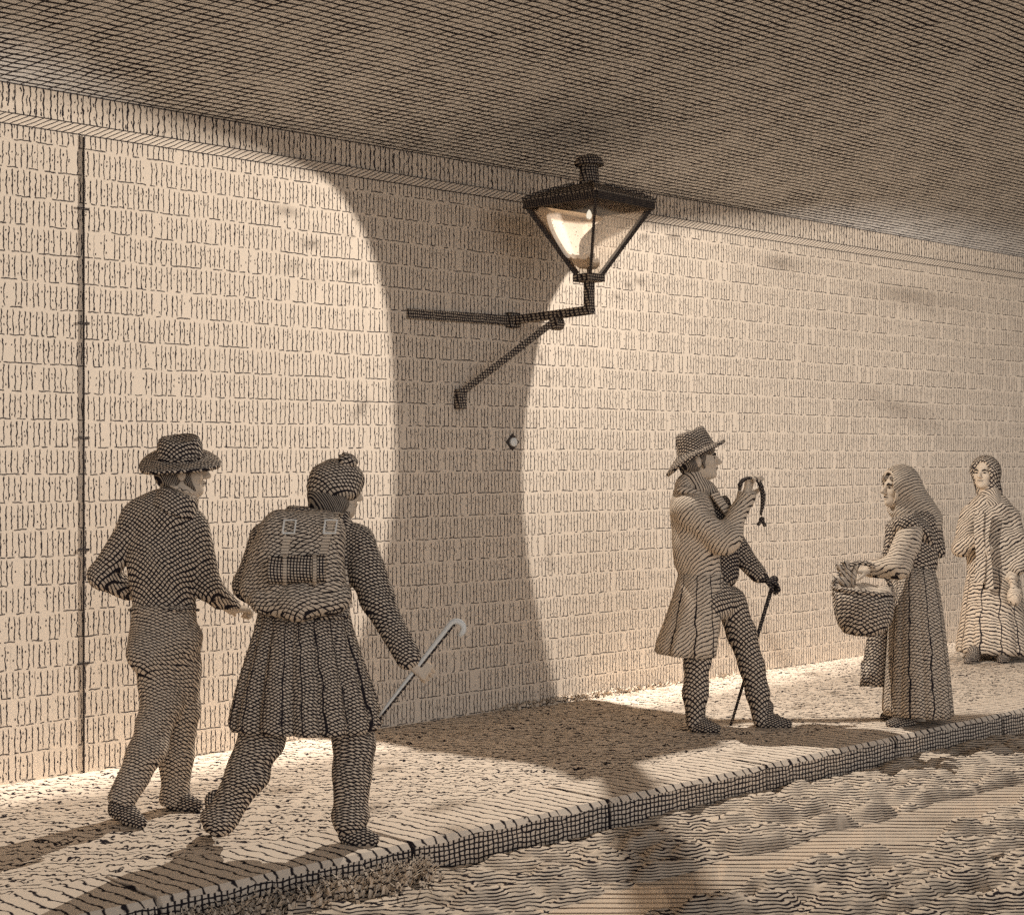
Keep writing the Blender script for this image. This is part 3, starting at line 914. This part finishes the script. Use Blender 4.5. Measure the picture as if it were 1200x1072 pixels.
# trousers
S = SDF(.045)
S.cone(J(192, 716), J(194, 745), .142, .150, .05, ((0, 1, 0), .78))
S.ell(J(172, 765, -.07), (.085, .09, .10))
S.chain([J(182, 750), J(190, 822, .0), J(172, 880, -.08), J(143, 936, -.14)], [.112, .088, .076, .062], .04)
S.chain([J(208, 752, .03), J(214, 830, .11), J(207, 885, .15), J(205, 934, .18)], [.108, .078, .072, .068], .03)
S.disp = folds(.005, 34, -.5, 9)
S.cut(J(0, 708), (0, 0, 1)); S.cut(J(143, 942, -.14), (-.30, -.25, -1)); S.cut(J(205, 942, .18), (0, 0, -1))
S.mesh('trousers', M['trousers'], A.e, .0048)
def shoe_px(P, heel, toe, dd_h, dd_t, lift=0.0, mat=None, hi=.085):
    h = P.J(*heel, dd_h); t = P.J(*toe, dd_t)
    return shoe(P, 'shoe', (h[0], h[1], lift), (t[0], t[1], 0), 0, mat=mat, hi=hi)
shoe_px(A, (138, 0), (168, 0), -.13, -.22, .03); shoe_px(A, (203, 0), (234, 0), .17, .13)

# === the walker with the knapsack
B = Person(340, 6.46, 'walker in belted knee-length coat and knitted cap seen from behind, striding')
J = B.J
hc = J(394, 572, .02); HR_ = rot(36, -6)
rw = J(482, 774, -.06)
st0, st1 = J(442, 842, -.02), J(528, 731, -.10)     # the stick
body_of(B, hc, HR_, J(388, 606, 0), J(370, 650, 0), J(358, 720, 0),
        [[J(310, 628), J(288, 690, .05), J(310, 705, .2)], [J(424, 632), J(443, 700, -.02), rw]],
        [[J(335, 760), J(308, 870, -.02), J(258, 965, -.02)], [J(395, 760), J(416, 870, .02), J(410, 962, 0)]],
        [dict(wrist=rw, d=J(494, 783, -.06) - rw, nrm=(-.5, .75, -.1), curl=75, thumb=1, sc=.95, spread=3)])
eyes(B, hc, HR_)
S = SDF(.02)
for k in range(24):
    a = 1.5 * k / 23 - .85; S.ell(hw(hc, HR_, -.082 * math.cos(a * 1.7) , .090 * math.sin(a * 1.7), -.068 + .014 * math.sin(k * 2.3)), (.022, .022, .032), HR_, .010)
S.ell(hw(hc, HR_, -.058, 0, -.030), (.062, .080, .068), HR_); S.disp = folds(.004, 90, 1.0, 40)
S.mesh('hair', M['hair'], B.e, .0042)
S = SDF(.02)
S.ell(J(394, 563, .02), (.116, .122, .090)); S.ell(J(392, 572, .02), (.112, .118, .064)); S.disp = folds(.0028, 60, .9, 14)
S.cut(J(393, 585, .02), (-.12, -.15, -1))
cap = S.mesh('cap', M['knit'], B.e, .0042)
S = SDF(.02); S.ell(J(407, 540, -.02), (.042, .040, .036)); S.disp = folds(.004, 130, 1.3, 60); S.mesh('pompom', M['knit'], cap, .0035)
# coat: body, sleeves, pleated skirt
S = SDF(.035); fl = ((0, 1, 0), .72)
S.chain([J(366, 632), J(362, 680), J(356, 724)], [.168, .160, .150], .06, fl)
S.cone(J(318, 632), J(416, 634), .070, .074, .05, fl)
S.cone(J(390, 600), J(384, 618), .076, .100, .02)
S.chain([J(312, 634), J(292, 685, .04), J(312, 705, .16)], [.070, .066, .055], .025)
S.chain([J(421, 636), J(429, 668, -.02), J(442, 702, -.03), J(478, 770, -.06)], [.074, .072, .068, .052], .025)
S.disp = folds(.006, 32, .8, 9)
S.cut(J(389, 597), (.1, 0, 1))
coat = S.mesh('coat', M['coat2'], B.e, .0048)
m = B.px
def pl(n, amp, ph=0.0):
    return lambda an, t: 1 + amp * min(1, t * 1.6 + .15) * (math.sin(n * an + ph + .8 * math.sin(an * 2)) * .7 + .35 * math.sin(n * 2.3 * an + 1.3 + ph))
def groove(n, amp, ph=0.0):
    # cloth gathered in rounded pleats with sharp valleys between them
    def f(an, t):
        q = an * n / 2 + ph + .5 * math.sin(an * 2 + .6 * t) + .25 * math.sin(an * 5 + 1)
        return 1 + amp * min(1, .25 + t) * (abs(math.sin(q)) ** .6 - .65)
    return f
def ringpx(P, v, ul, ur, dd, b):
    c = P.J((ul + ur) / 2, v, dd); a = (ur - ul) / 2 * (P.d0 + dd) / F0
    return (c, a, b)
loft('coat_skirt', M['pleat2'], coat,
     [ringpx(B, 712, 304, 408, 0, .135), ringpx(B, 735, 300, 412, 0, .155), ringpx(B, 770, 290, 422, 0, .18), ringpx(B, 810, 279, 435, 0, .21), ringpx(B, 845, 272, 444, 0, .225), ringpx(B, 853, 277, 440, 0, .220)],
     216, groove(15, .20, .3))
# belt at the waist
MB().tube([J(356 + 51 * math.cos(a), 722, .142 * math.sin(a)) for a in [2 * PI * k / 40 for k in range(41)]], .014, 8).build('belt', M['shoe'], coat)
S = SDF(.04)
S.chain([J(322, 800, 0), J(306, 865, -.02), J(290, 905, -.03), J(258, 962, -.02)], [.095, .092, .085, .060], .03)
S.chain([J(398, 800, 0), J(415, 865, .02), J(413, 905, .02), J(410, 962, 0)], [.095, .085, .080, .064], .03)
S.ell(J(256, 958, -.02), (.072, .072, .05)); S.ell(J(410, 957, 0), (.076, .076, .045))
S.disp = folds(.005, 40, -.5, 9)
S.mesh('trousers', M['legs2'], B.e, .0048)
shoe_px(B, (254, 0), (246, 0), -.01, .18, .06, M['roll']); shoe_px(B, (408, 0), (440, 0), .0, -.04)
# crook stick
T = B.like('walking_stick', 'pale walking stick with a curled crook handle gripped by the knapsack walker', 'walking stick')
S_ = [st0 + (st1 - st0) * k / 8 for k in range(9)]
dirv = (st1 - st0) / np.linalg.norm(st1 - st0); side = np.array([dirv[2], 0, -dirv[0]])
r_ = .030
cen = st1 + side * r_
for k in range(1, 10):
    a = PI * .95 * k / 9
    S_.append(cen + (-side * math.cos(a) + dirv * math.sin(a)) * r_)
S_.append(S_[-1] - dirv * .022)
MB().tube(S_, [.0075 + .005 * min(1, k / 8) for k in range(len(S_))], 10).build('stick', M['cane'], T, smooth=True)
MB().tube([p + np.array([.010, -.004, -.007]) * (.6 + .4 * min(1, k / 8)) for k, p in enumerate(S_[:10])], .006, 6).build('stick_shade', M['darkcane'], T)  # shade along the stick's lower right side, added as a dark strip
# knapsack
K = B.like('knapsack', 'rough canvas knapsack with buckled straps on the back of the knitted cap walker', 'knapsack')
S = SDF(.03)
def slab(u0, v0, u1, v1, dd, r, n=4):
    S.cone(J(u0, v0, dd), J(u1, v0, dd), r, r, .04); S.cone(J(u0, v1, dd), J(u1, v1, dd), r, r, .04)
    for k in range(n):
        t = (k + .5) / n; S.cone(J(u0, v0 + (v1 - v0) * t, dd), J(u1, v0 + (v1 - v0) * t, dd), r, r, .04)
slab(328, 621, 379, 690, -.20, .080)
S.cone(J(316, 650, -.16), J(304, 688, -.16), .085, .080, .04)
S.disp = folds(.003, 24, .9, 9)
sack = S.mesh('sack', M['knap'], K.e if hasattr(K, 'e') else K, .0048)
S = SDF(.03)
S.chain([J(312, 700, -.20), J(350, 703, -.24), J(392, 699, -.20)], [.072, .080, .070], .03); S.disp = folds(.003, 24, .9, 9)
S.mesh('pouch', M['knap'], K, .0048)
S = SDF(.01); S.cone(J(322, 668, -.30), J(376, 666, -.29), .055, .055); S.ell(J(318, 669, -.30), (.02, .054, .054)); S.disp = folds(.0015, 60, 0, 9)
S.cut(J(316, 668, -.30), (-1, 0, 0)); S.cut(J(382, 666, -.29), (1, 0, 0))
roll = S.mesh('blanket_roll', M['roll'], K, .004)
def band(pts, w, h, name, mat, par, up=(0, -1, 0)):
    """a flat strap along pts lying on a surface that faces up"""
    vs = []; fs = []
    pts = [Vector(p) for p in pts]
    for i, p in enumerate(pts):
        d = (pts[min(i+1, len(pts)-1)] - pts[max(i-1, 0)]).normalized(); n = Vector(up); n = (n - d * n.dot(d)).normalized(); s_ = d.cross(n)
        for a, b in ((-1, 0), (1, 0), (1, 1), (-1, 1)): vs.append(p + s_ * a * w / 2 + n * b * h)
    k = len(pts)
    for i in range(k - 1):
        for q in range(4): fs.append((i*4 + q, i*4 + (q+1) % 4, (i+1)*4 + (q+1) % 4, (i+1)*4 + q))
    fs += [(3,2,1,0), tuple(4*(k-1) + q for q in range(4))]
    return mesh_obj(name, vs, fs, mat, par)
for u in (334, 369):
    band([J(u, 668 + 16.5 * math.sin(a), -.295 - .0585 * math.cos(a)) for a in [(-1.9 + 3.8 * k / 14) for k in range(15)]], .014, .006, 'roll_strap', M['strap'], roll, (0, -.8, .2))
for (ua, ub, uc) in ((349, 340, 333), (398, 388, 378)):
    sp_ = band([J(ua, 603, -.06), J((ua + ub) / 2, 602, -.18), J(ub, 612, -.272), J((ub + uc) / 2, 632, -.284), J(uc, 652, -.284)], .030, .007, 'strap', M['strap'], K, (0, -.8, .6))
    c = J(ub - 1, 617, -.300); x_ = np.array([.023, 0, 0]); z_ = np.array([.004, -.003, .026])
    MB().tube([c - x_ - z_, c + x_ - z_, c + x_ + z_, c - x_ + z_, c - x_ - z_], .0048, 6).build('buckle', M['cane'], sp_)
# pale tassels hanging at the side of the pack
for du, dv in ((0, 0), (9, 10)):
    band([J(393 + du, 655 + dv, -.175), J(396 + du, 675 + dv, -.19), J(402 + du * .8, 697 + dv, -.19), J(405 + du * .5, 712, -.19)], .030 - .004 * (du > 0), .006, 'loose_strap', M['sleeve4'], K, (.3, -1, 0))

# === the man in the greatcoat, facing right
C = Person(855, 9.16, 'man in long pale greatcoat and tilted hat facing right, one hand raised')
J = C.J
hc = J(819, 538, 0); HR_ = rot(-6, 6)
rw = J(874, 585, -.10); lw = J(893, 676, .14)
body_of(C, hc, HR_, J(812, 570, 0), J(822, 620, 0), J(835, 690, 0),
        [[J(808, 598, -.12), J(851, 634, -.14), rw], [J(840, 600, .14), J(868, 645, .14), lw]],
        [[J(825, 700, -.08), J(816, 780, -.08), J(816, 845, -.06)], [J(855, 700, .08), J(883, 775, .08), J(890, 842, .08)]],
        [dict(wrist=rw, d=(.22, 0, 1), nrm=(.85, -.5, -.1), curl=42, thumb=1, sc=1.2, spread=10)])
eyes(C, hc, HR_)
S = SDF(.02)
for sy in (-1, 1):
    S.ell(hw(hc, HR_, -.040, sy * .056, -.015), (.056, .032, .062), HR_); S.cone(hw(hc, HR_, .026, sy * .074, .03), hw(hc, HR_, .024, sy * .068, -.045), .016, .010)
    S.ell(hw(hc, HR_, .055, sy * .045, .045), (.045, .04, .026), HR_)
S.ell(hw(hc, HR_, -.072, 0, -.02), (.050, .07, .072), HR_); S.disp = folds(.004, 90, 1.0, 40)
S.mesh('hair', M['hair'], C.e, .0042)
hR = rot(-6, 22)
hb = hw(hc, HR_, -.012, 0, .050)
hat = felt_hat(C, 'hat', M['felt'], hb, hR, (.116, .104), (.068, .098, .056), .124,
               lambda an: -.060 * max(0, -math.cos(an)) ** 2 - .012 * abs(math.sin(an)) + .006 * max(0, math.cos(an)) - .006, .06, .20)
# greatcoat: upper body with the raised sleeve
S = SDF(.035); fl = ((0, 1, 0), .95)
S.chain([J(812, 600, -.02), J(816, 640, -.02), J(822, 680, -.02)], [.135, .130, .128], .06, fl)
S.cone(J(808, 596, -.11), J(812, 598, .12), .080, .078, .05)
S.cone(J(806, 570), J(806, 586), .075, .100, .02)
S.chain([J(808, 600, -.13), J(846, 634, -.17), J(853, 630, -.17), J(873, 585, -.10)], [.082, .070, .066, .048], .045)
S.disp = folds(.007, 26, -.9, 8)
S.cut(J(812, 560), (.3, 0, 1))
gc = S.mesh('greatcoat', M['coat3'], C.e, .0055)
S = SDF(.012); S.cone(J(872, 590, -.10), J(875, 580, -.10), .053, .056); S.cut(J(876, 577, -.10), (.22, 0, 1)); S.cut(J(871, 592, -.10), (-.22, 0, -1)); S.mesh('cuff', M['coat3'], gc, .004)
# turned-down collar
MB().tube([J(800, 566, -.02 + .09 * 0)] and [J(806 + 24 * math.sin(a) * 1.0, 574 + 11 * max(0, math.sin(a)), -.095 * math.cos(a)) for a in [-.5 + (PI + 1.0) * k / 16 for k in range(17)]], .024, 8).build('collar', M['coat3'], gc, smooth=True)
# coat skirts, open in front
rings = [ringpx(C, 672, 795, 848, -.02, .135), ringpx(C, 700, 788, 848, -.02, .155), ringpx(C, 730, 778, 845, -.03, .18), ringpx(C, 755, 769, 842, -.03, .20), ringpx(C, 766, 768, 841, -.03, .20)]
def open_loft(name, mat, par, rings, a0, a1, n, thick, pleat):
    vs = []; fs = []; m_ = len(rings)
    for lay in (0, 1):
        for i, (c, a, b) in enumerate(rings):
            t = i / (m_ - 1)
            for k in range(n + 1):
                an = a0 + (a1 - a0) * k / n; f = pleat(an, t); q = 1 - (thick / max(a, b)) * lay
                vs.append((c[0] + a * f * q * math.cos(an), c[1] + b * f * q * math.sin(an), c[2] - .02 * t * math.cos(an) * .5))
    W = n + 1; N = m_ * W
    for i in range(m_ - 1):
        for k in range(n):
            p = i * W + k; fs.append((p, p+1, p+W+1, p+W)); fs.append((N+p, N+p+W, N+p+W+1, N+p+1))
        for k in (0, n): p = i * W + k; fs.append((p, p+W, N+p+W, N+p))
    for k in range(n):
        for i in (0, m_ - 1): p = i * W + k; fs.append((p, p+1, N+p+1, N+p))
    return mesh_obj(name, vs, fs, mat, par, smooth=True)
open_loft('coat_skirt', M['coat3s'], gc, rings, .55, 2 * PI - .35, 110, .012, lambda an, t: 1 + .045 * t * math.sin(9 * an + 1) + .02 * t * math.sin(17 * an))
# dark lapel and waistcoat seen in the open front, and the far sleeve
S = SDF(.03); S.chain([J(842, 592, .02), J(846, 630, .02), J(848, 672, .02)], [.075, .095, .090], .04); S.disp = folds(.003, 30, .5, 9); S.cut(J(842, 583), (-.3, 0, 1))
S.mesh('waistcoat', M['vest3'], C.e, .0055)
S = SDF(.025); S.chain([J(846, 604, .13), J(866, 646, .15), J(888, 672, .14)], [.070, .062, .054], .03); S.disp = folds(.005, 30, .8, 9)
S.mesh('sleeve', M['coat3d'], gc, .0055)
band([J(836, 578, -.075), J(846, 592, -.085), J(857, 606, -.08), J(860, 618, -.06)], .05, .014, 'lapel', M['coat3'], gc, (.4, -1, .2))
S = SDF(.02); S.cone(J(813, 560), J(819, 572), .072, .074); S.cone(J(830, 572, -.0), J(845, 590, -.02), .040, .03); S.disp = folds(.003, 60, .5, 20)
S.mesh('neckcloth', M['scarf'], C.e, .0045)
# breeches and stockings
S = SDF(.04)
S.cone(J(834, 690), J(840, 705), .108, .112, .05)
S.chain([J(830, 705, -.07), J(817, 775, -.08), J(815, 812, -.07), J(814, 845, -.06)], [.095, .074, .072, .052], .03)
S.chain([J(856, 705, .06), J(869, 742, .08), J(881, 780, .08), J(888, 812, .08), J(892, 842, .08)], [.092, .084, .074, .066, .054], .03)
S.disp = folds(.003, 30, .5, 9)
S.mesh('breeches', M['hose3'], C.e, .0055)
shoe_px(C, (814, 0), (842, 0), -.06, -.10); shoe_px(C, (893, 0), (926, 0), .08, .06)
# gloved far hand on the cane
S = SDF(.015); hand(S, lw, (.9, .1, -.45), (-.2, 0, -1), 60, -1, 1.08, 3); S.cone(J(886, 670, .14), lw, .040, .036)
S.mesh('glove', M['glove'], C.e, .0045)
T = C.like('cane', 'slim dark cane under the gloved hand of the greatcoat man', 'cane')
c0, c1 = J(856, 851, .16), J(907, 680, .14)
mb = MB().tube([c0, c0 + (c1 - c0) * .5, c1], [.008, .011, .013], 10); mb.build('shaft', M['darkcane'], T, smooth=True)
S = SDF(.01); S.ell(c1 + np.array([0, 0, .008]), (.026, .024, .022)); S.mesh('knob', M['darkcane'], T, .004)
# dark strip dangling from the raised hand
T = C.like('dangling_strip', 'dark knotted strip looped over the raised hand of the greatcoat man', 'strip')
pts = [J(867, 574, -.16), J(867, 568, -.17), J(870, 563, -.165), J(876, 560, -.155), J(884, 560, -.145), J(889, 564, -.135), J(892, 570, -.12), J(894, 580, -.11), J(894, 590, -.11), J(892, 600, -.11), J(892, 604, -.11)]
mb = MB().tube(pts, [.010, .014, .013, .009, .009, .013, .015, .016, .013, .009, .007], 8)
mb.build('strip', M['strip'], T, smooth=True)
S = SDF(.008); S.ell(J(893, 608, -.11), (.016, .016, .014)); S.cone(J(893, 609, -.11), J(896, 615, -.11), .008, .012); S.cone(J(892, 609, -.11), J(889, 614, -.11), .008, .011)
S.mesh('tassel', M['strip'], T, .004)

# === the woman with the basket, facing left
D = Person(1072, 9.35, 'woman in long dark gown and pale head shawl facing left')
J = D.J
hc = J(1054, 572, 0); HR_ = rot(180 + 14, 4)
lw = J(1018, 668, -.12)
body_of(D, hc, HR_, J(1062, 605, 0), J(1068, 640, 0), J(1072, 690, 0),
        [[J(1066, 624, -.12), J(1050, 662, -.17), lw], [J(1070, 622, .13), J(1050, 660, .15), J(1020, 668, .05)]],
        [[J(1065, 720, -.06), J(1064, 790, -.06), J(1062, 842, -.06)], [J(1085, 720, .06), J(1085, 790, .06), J(1078, 842, .06)]],
        [dict(wrist=lw, d=(-1, .1, .0), nrm=(.1, .3, -1), curl=62, thumb=1, sc=.88)], sc=.93, ears=False)
eyes(D, hc, HR_, .93)
S = SDF(.02)
for sy in (-1, 1): S.ell(hw(hc, HR_, .052, sy * .036, .054), (.032, .034, .020), HR_)
S.disp = folds(.003, 90, 1.0, 40); S.mesh('hair', M['hair'], D.e, .0042)
# hood shawl open round the face
S = SDF(.03)
S.ell(hw(hc, HR_, -.006, 0, .028), (.120, .108, .120), HR_)
S.cone(hw(hc, HR_, -.055, 0, -.02), J(1084, 610, 0), .100, .105)
S.cone(hw(hc, HR_, .0, 0, -.10), J(1068, 610, 0), .072, .10)
S.ell(hw(hc, HR_, .105, 0, -.008), (.095, .074, .112), HR_, .02, True)
S.cone(hw(hc, HR_, .115, 0, .06), hw(hc, HR_, .09, 0, -.10), .058, .060, .015, None, True)
S.disp = folds(.005, 30, -.8, 12)
hood = S.mesh('hood', M['hood4'], D.e, .0045)
edge = [hw(hc, HR_, .058 + .014 * math.cos(a), .078 * math.sin(a), -.004 + .100 * math.cos(a)) for a in [-2.75 + 5.5 * k / 30 for k in range(31)]]
MB().tube(edge, .010, 8).build('hood_edge', M['linen'], hood, smooth=True)
# crossed shawl on the shoulders with a point down the back
S = SDF(.035)
S.cone(J(1062, 612, -.12), J(1068, 614, .12), .080, .08, .05); S.cone(J(1080, 612), J(1094, 640, .02), .115, .070, .05); S.cone(J(1052, 622, -.02), J(1042, 648, -.02), .075, .04)
S.cone(J(1080, 622, -.11), J(1100, 648, .0), .055, .028, .04)
S.disp = folds(.005, 40, 1.0, 12); S.cut(J(1070, 597), (-.35, 0, 1))
S.mesh('shawl', M['shawl4'], D.e, .005)
S = SDF(.035); fl = ((0, 1, 0), .9)
S.chain([J(1070, 625), J(1072, 650), J(1074, 680)], [.125, .122, .118], .05, fl); S.disp = folds(.004, 36, .4, 12)
S.mesh('bodice', M['bodice4'], D.e, .005)
S = SDF(.03); S.chain([J(1066, 628, -.14), J(1052, 662, -.19), J(1026, 667, -.13)], [.080, .076, .050], .03); S.disp = folds(.007, 40, .7, 10)
S.mesh('sleeve', M['sleeve4'], D.e, .005)
S = SDF(.03); S.chain([J(1068, 628, .14), J(1050, 660, .16), J(1022, 667, .05)], [.075, .066, .05], .03); S.disp = folds(.006, 40, .7, 10)
S.mesh('sleeve', M['sleeve4'], D.e, .005)
loft('skirt', M['skirt4'], D.e, [ringpx(D, 664, 1050, 1094, 0, .115), ringpx(D, 680, 1046, 1098, 0, .15), ringpx(D, 720, 1042, 1104, 0, .19), ringpx(D, 770, 1039, 1109, 0, .225), ringpx(D, 825, 1036, 1114, 0, .25), ringpx(D, 835, 1036, 1115, 0, .25)], 144, groove(12, .085, 1.0))
loft('apron', M['shawl4'], D.e, [ringpx(D, 700, 1026, 1050, .08, .05), ringpx(D, 738, 1017, 1048, .08, .06), ringpx(D, 760, 1014, 1047, .08, .07), ringpx(D, 785, 1010, 1045, .08, .075), ringpx(D, 803, 1008, 1042, .08, .07)], 60, groove(6, .20, .8))
for (h, t, a, b) in (((1066, 0), (1041, 0), -.08, -.16), ((1062, 0), (1034, 0), .08, .12)): shoe_px(D, h, t, a, b, 0, None, .06)
# basket
K = D.like('basket', 'deep wicker basket with a tall handle on the arm of the shawled woman', 'basket')
bc = J(1012, 742, -.17)
vs = []; fs = []; n = 40
pr = [(.060, .05, -.012), (.115, .095, .002), (.152, .125, .05), (.172, .14, .11), (.180, .146, .18), (.182, .146, .245), (.166, .132, .245), (.158, .126, .19), (.135, .108, .03)]
for a, b, z in pr:
    for k in range(n):
        an = 2 * PI * k / n; wv = 1 + .012 * math.cos(20 * an) * (1 if int(z * 30) % 2 else -1)
        vs.append((bc[0] + a * wv * math.cos(an), bc[1] + b * wv * math.sin(an), bc[2] + z + .12 * (a * math.cos(an)) * (-1) * (z / .25)))
for i in range(len(pr) - 1):
    for k in range(n): fs.append((i*n + k, i*n + (k+1) % n, (i+1)*n + (k+1) % n, (i+1)*n + k))
fs.append(tuple(range(n))[::-1]); fs.append(tuple((len(pr)-1)*n + k for k in range(n)))
mesh_obj('basket_body', vs, fs, M['wicker'], K, smooth=True)
zb = bc[2] + .25
MB().tube([(bc[0] + .178 * math.cos(a) , bc[1] + .142 * math.sin(a), zb - .12 * .178 * math.cos(a)) for a in [2 * PI * k / 40 for k in range(41)]], .013, 8).build('basket_rim', M['wicker'], K, smooth=True)
MB().tube([(bc[0] + .172 * math.cos(a), bc[1], zb - .02 + .185 * math.sin(a) + .02 * math.cos(a) * -1) for a in [PI * k / 24 for k in range(25)]], .014, 8).build('handle', M['wicker'], K, smooth=True)
T = D.like('cloth_bundle', 'pale linen cloth heaped in the mouth of the wicker basket', 'cloth')
S = SDF(.03)
for k, (u, v, r) in enumerate(((998, 694, .062), (1014, 690, .070), (1032, 695, .066), (1043, 698, .045), (1020, 697, .07))): S.ell(J(u, v, -.17 + .03 * math.sin(k * 2)), (r * 1.15, r, r * .62))
S.disp = folds(.008, 48, 1.2, 22); S.mesh('cloth', M['linen'], T, .0045)
T = D.like('leafy_greens', 'pale drooping leaves sticking out at the front of the wicker basket', 'greens')
def leaf(pts, wd, par):
    vs = []; fs = []; pts = [Vector(p) for p in pts]; k = len(pts)
    for i, p in enumerate(pts):
        t = i / (k - 1); w_ = wd * math.sin(PI * (.12 + .83 * t)) ; d = (pts[min(i+1, k-1)] - pts[max(i-1, 0)]).normalized(); s_ = d.cross(Vector((0, 1, .3))).normalized()
        for q, off in ((-1, .0), (0, -.008), (1, .0), (0, .004)): vs.append(p + s_ * q * w_ + Vector((0, off, 0)))
    for i in range(k - 1):
        for q in range(4): fs.append((i*4 + q, i*4 + (q+1) % 4, (i+1)*4 + (q+1) % 4, (i+1)*4 + q))
    fs += [(3,2,1,0), tuple(4*(k-1) + q for q in range(4))]
    mesh_obj('leaf', vs, fs, M['leaf'], par, smooth=True)
for lst, wd in (([(996, 690), (990, 676), (984, 664), (980, 661)], .026), ([(996, 690), (986, 680), (978, 678), (974, 684)], .028), ([(998, 690), (994, 672), (990, 658), (985, 659)], .024), ([(1000, 690), (1000, 675), (1003, 664), (1008, 662)], .022), ([(992, 690), (984, 690), (977, 690), (975, 698)], .022)):
    leaf([J(u, v, -.17 - .02 * (i % 2)) for i, (u, v) in enumerate(lst)], wd, T)

# === the old woman at the right edge
E_ = Person(1165, 12.4, 'old woman in light mantle and grey hood at the right edge')
J = E_.J
hc = J(1154, 555, 0); HR_ = rot(180 + 52, 6)
rw = J(1150, 634, -.22); lw = J(1188, 668, -.16)
body_of(E_, hc, HR_, J(1158, 580, 0), J(1160, 620, 0), J(1162, 680, 0),
        [[J(1136, 598), J(1128, 640, -.06), rw], [J(1182, 600), J(1192, 650, -.06), lw]],
        [[J(1150, 700, 0), J(1150, 735, 0), J(1148, 760, 0)], [J(1175, 700), J(1175, 735), J(1175, 760)]],
        [dict(wrist=rw, d=(.45, -.3, -.6), nrm=(-.2, .8, -.2), curl=55, thumb=-1, sc=1.0), dict(wrist=lw, d=(-.4, -.2, -.7), nrm=(0, .8, -.3), curl=50, thumb=1, sc=1.0)], ears=False)
eyes(E_, hc, HR_)
S = SDF(.03)
S.ell(hw(hc, HR_, -.020, 0, .022), (.122, .118, .128), HR_); S.cone(hw(hc, HR_, -.04, 0, -.04), J(1162, 585, .03), .105, .09)
S.ell(hw(hc, HR_, .110, 0, -.014), (.090, .074, .102), HR_, .02, True); S.cone(hw(hc, HR_, .12, 0, .05), hw(hc, HR_, .095, 0, -.10), .058, .064, .015, None, True)
S.disp = folds(.006, 34, -.8, 12); S.mesh('hood', M['hood5'], E_.e, .006)
S = SDF(.035)
S.cone(J(1160, 578), J(1160, 588), .085, .125, .02); S.disp = folds(.004, 10, 6, 30); S.mesh('ruff_collar', M['scarf'], E_.e, .006)
S = SDF(.05); fl = ((0, 1, 0), .75)
S.chain([J(1160, 602), J(1164, 640), J(1168, 668)], [.185, .215, .225], .06, fl)
S.chain([J(1138, 604), J(1128, 640, -.08), J(1142, 634, -.18)], [.085, .080, .06], .03)
S.chain([J(1182, 606), J(1194, 650, -.08), J(1190, 664, -.14)], [.09, .09, .07], .03)
S.disp = folds(.009, 24, -.9, 8); S.cut(J(0, 580), (0, 0, 1)); S.cut(J(1165, 678), (.25, 0, -1))
S.mesh('mantle', M['coat5'], E_.e, .0065)
for pts, wd in (([(1148, 600), (1147, 625), (1150, 655), (1148, 682)], .07), ([(1158, 602), (1154, 630), (1158, 662), (1160, 690)], .06)):
    band([J(u, v, -.20 - .04 * (i > 0)) for i, (u, v) in enumerate(pts)], wd, .02, 'shawl_end', M['coat5'], E_.e, (-.4, -1, 0))
loft('skirt', M['skirt5'], E_.e, [ringpx(E_, 650, 1138, 1190, 0, .15), ringpx(E_, 690, 1131, 1196, 0, .20), ringpx(E_, 730, 1126, 1202, 0, .26), ringpx(E_, 757, 1122, 1206, 0, .29), ringpx(E_, 763, 1123, 1206, 0, .285)], 144, groove(11, .09, .4))
shoe_px(E_, (1142, 0), (1132, 0), -.20, -.36, 0, None, .05); shoe_px(E_, (1178, 0), (1172, 0), -.20, -.32, 0, None, .05)
T = E_.like('pouch', 'small pale drawstring pouch hanging from the hand of the old woman', 'pouch')
S = SDF(.02); S.ell(J(1189, 698, -.27), (.055, .045, .075)); S.cone(J(1188, 688, -.27), J(1186, 677, -.27), .022, .03); S.disp = folds(.004, 20, 4, 30); S.mesh('bag', M['linen'], T, .005)

# ------------------------------------------------------------------ daylight left under the arch, camera
w = bpy.data.worlds.new('World'); scene.world = w; w.use_nodes = True
nt = w.node_tree; nt.nodes.clear()
sky = nt.nodes.new('ShaderNodeTexSky'); sky.sky_type = 'NISHITA'; sky.sun_disc = False
sky.sun_elevation = math.radians(18); sky.sun_rotation = math.radians(200)
bw = nt.nodes.new('ShaderNodeRGBToBW'); nt.links.new(sky.outputs[0], bw.inputs[0])
tint = nt.nodes.new('ShaderNodeMix'); tint.data_type = 'RGBA'; tint.blend_type = 'MULTIPLY'; tint.inputs['Factor'].default_value = 1
nt.links.new(bw.outputs[0], tint.inputs[6]); tint.inputs[7].default_value = (.95, 1.0, 1.09, 1)
bg = nt.nodes.new('ShaderNodeBackground'); bg.inputs[1].default_value = .078
nt.links.new(tint.outputs[2], bg.inputs[0])
wo = nt.nodes.new('ShaderNodeOutputWorld'); nt.links.new(bg.outputs[0], wo.inputs[0])

cd = bpy.data.cameras.new('camera'); cam = bpy.data.objects.new('camera', cd); COL.objects.link(cam)
cam.location = CAM; cam.rotation_euler = (PI / 2, 0, YAW)
cd.sensor_fit = 'HORIZONTAL'; cd.sensor_width = 36.0; cd.lens = 36.0 * F0 / 1200.0
cd.clip_start = .05; cd.clip_end = 500
scene.camera = cam
scene.view_settings.view_transform = 'Standard'; scene.view_settings.look = 'None'
scene.view_settings.exposure = 0.0; scene.view_settings.gamma = 1.0
scene.cycles.use_denoising = False
scene.cycles.max_bounces = 5; scene.cycles.diffuse_bounces = 2
scene.cycles.transparent_max_bounces = 12
scene.cycles.sample_clamp_indirect = 4
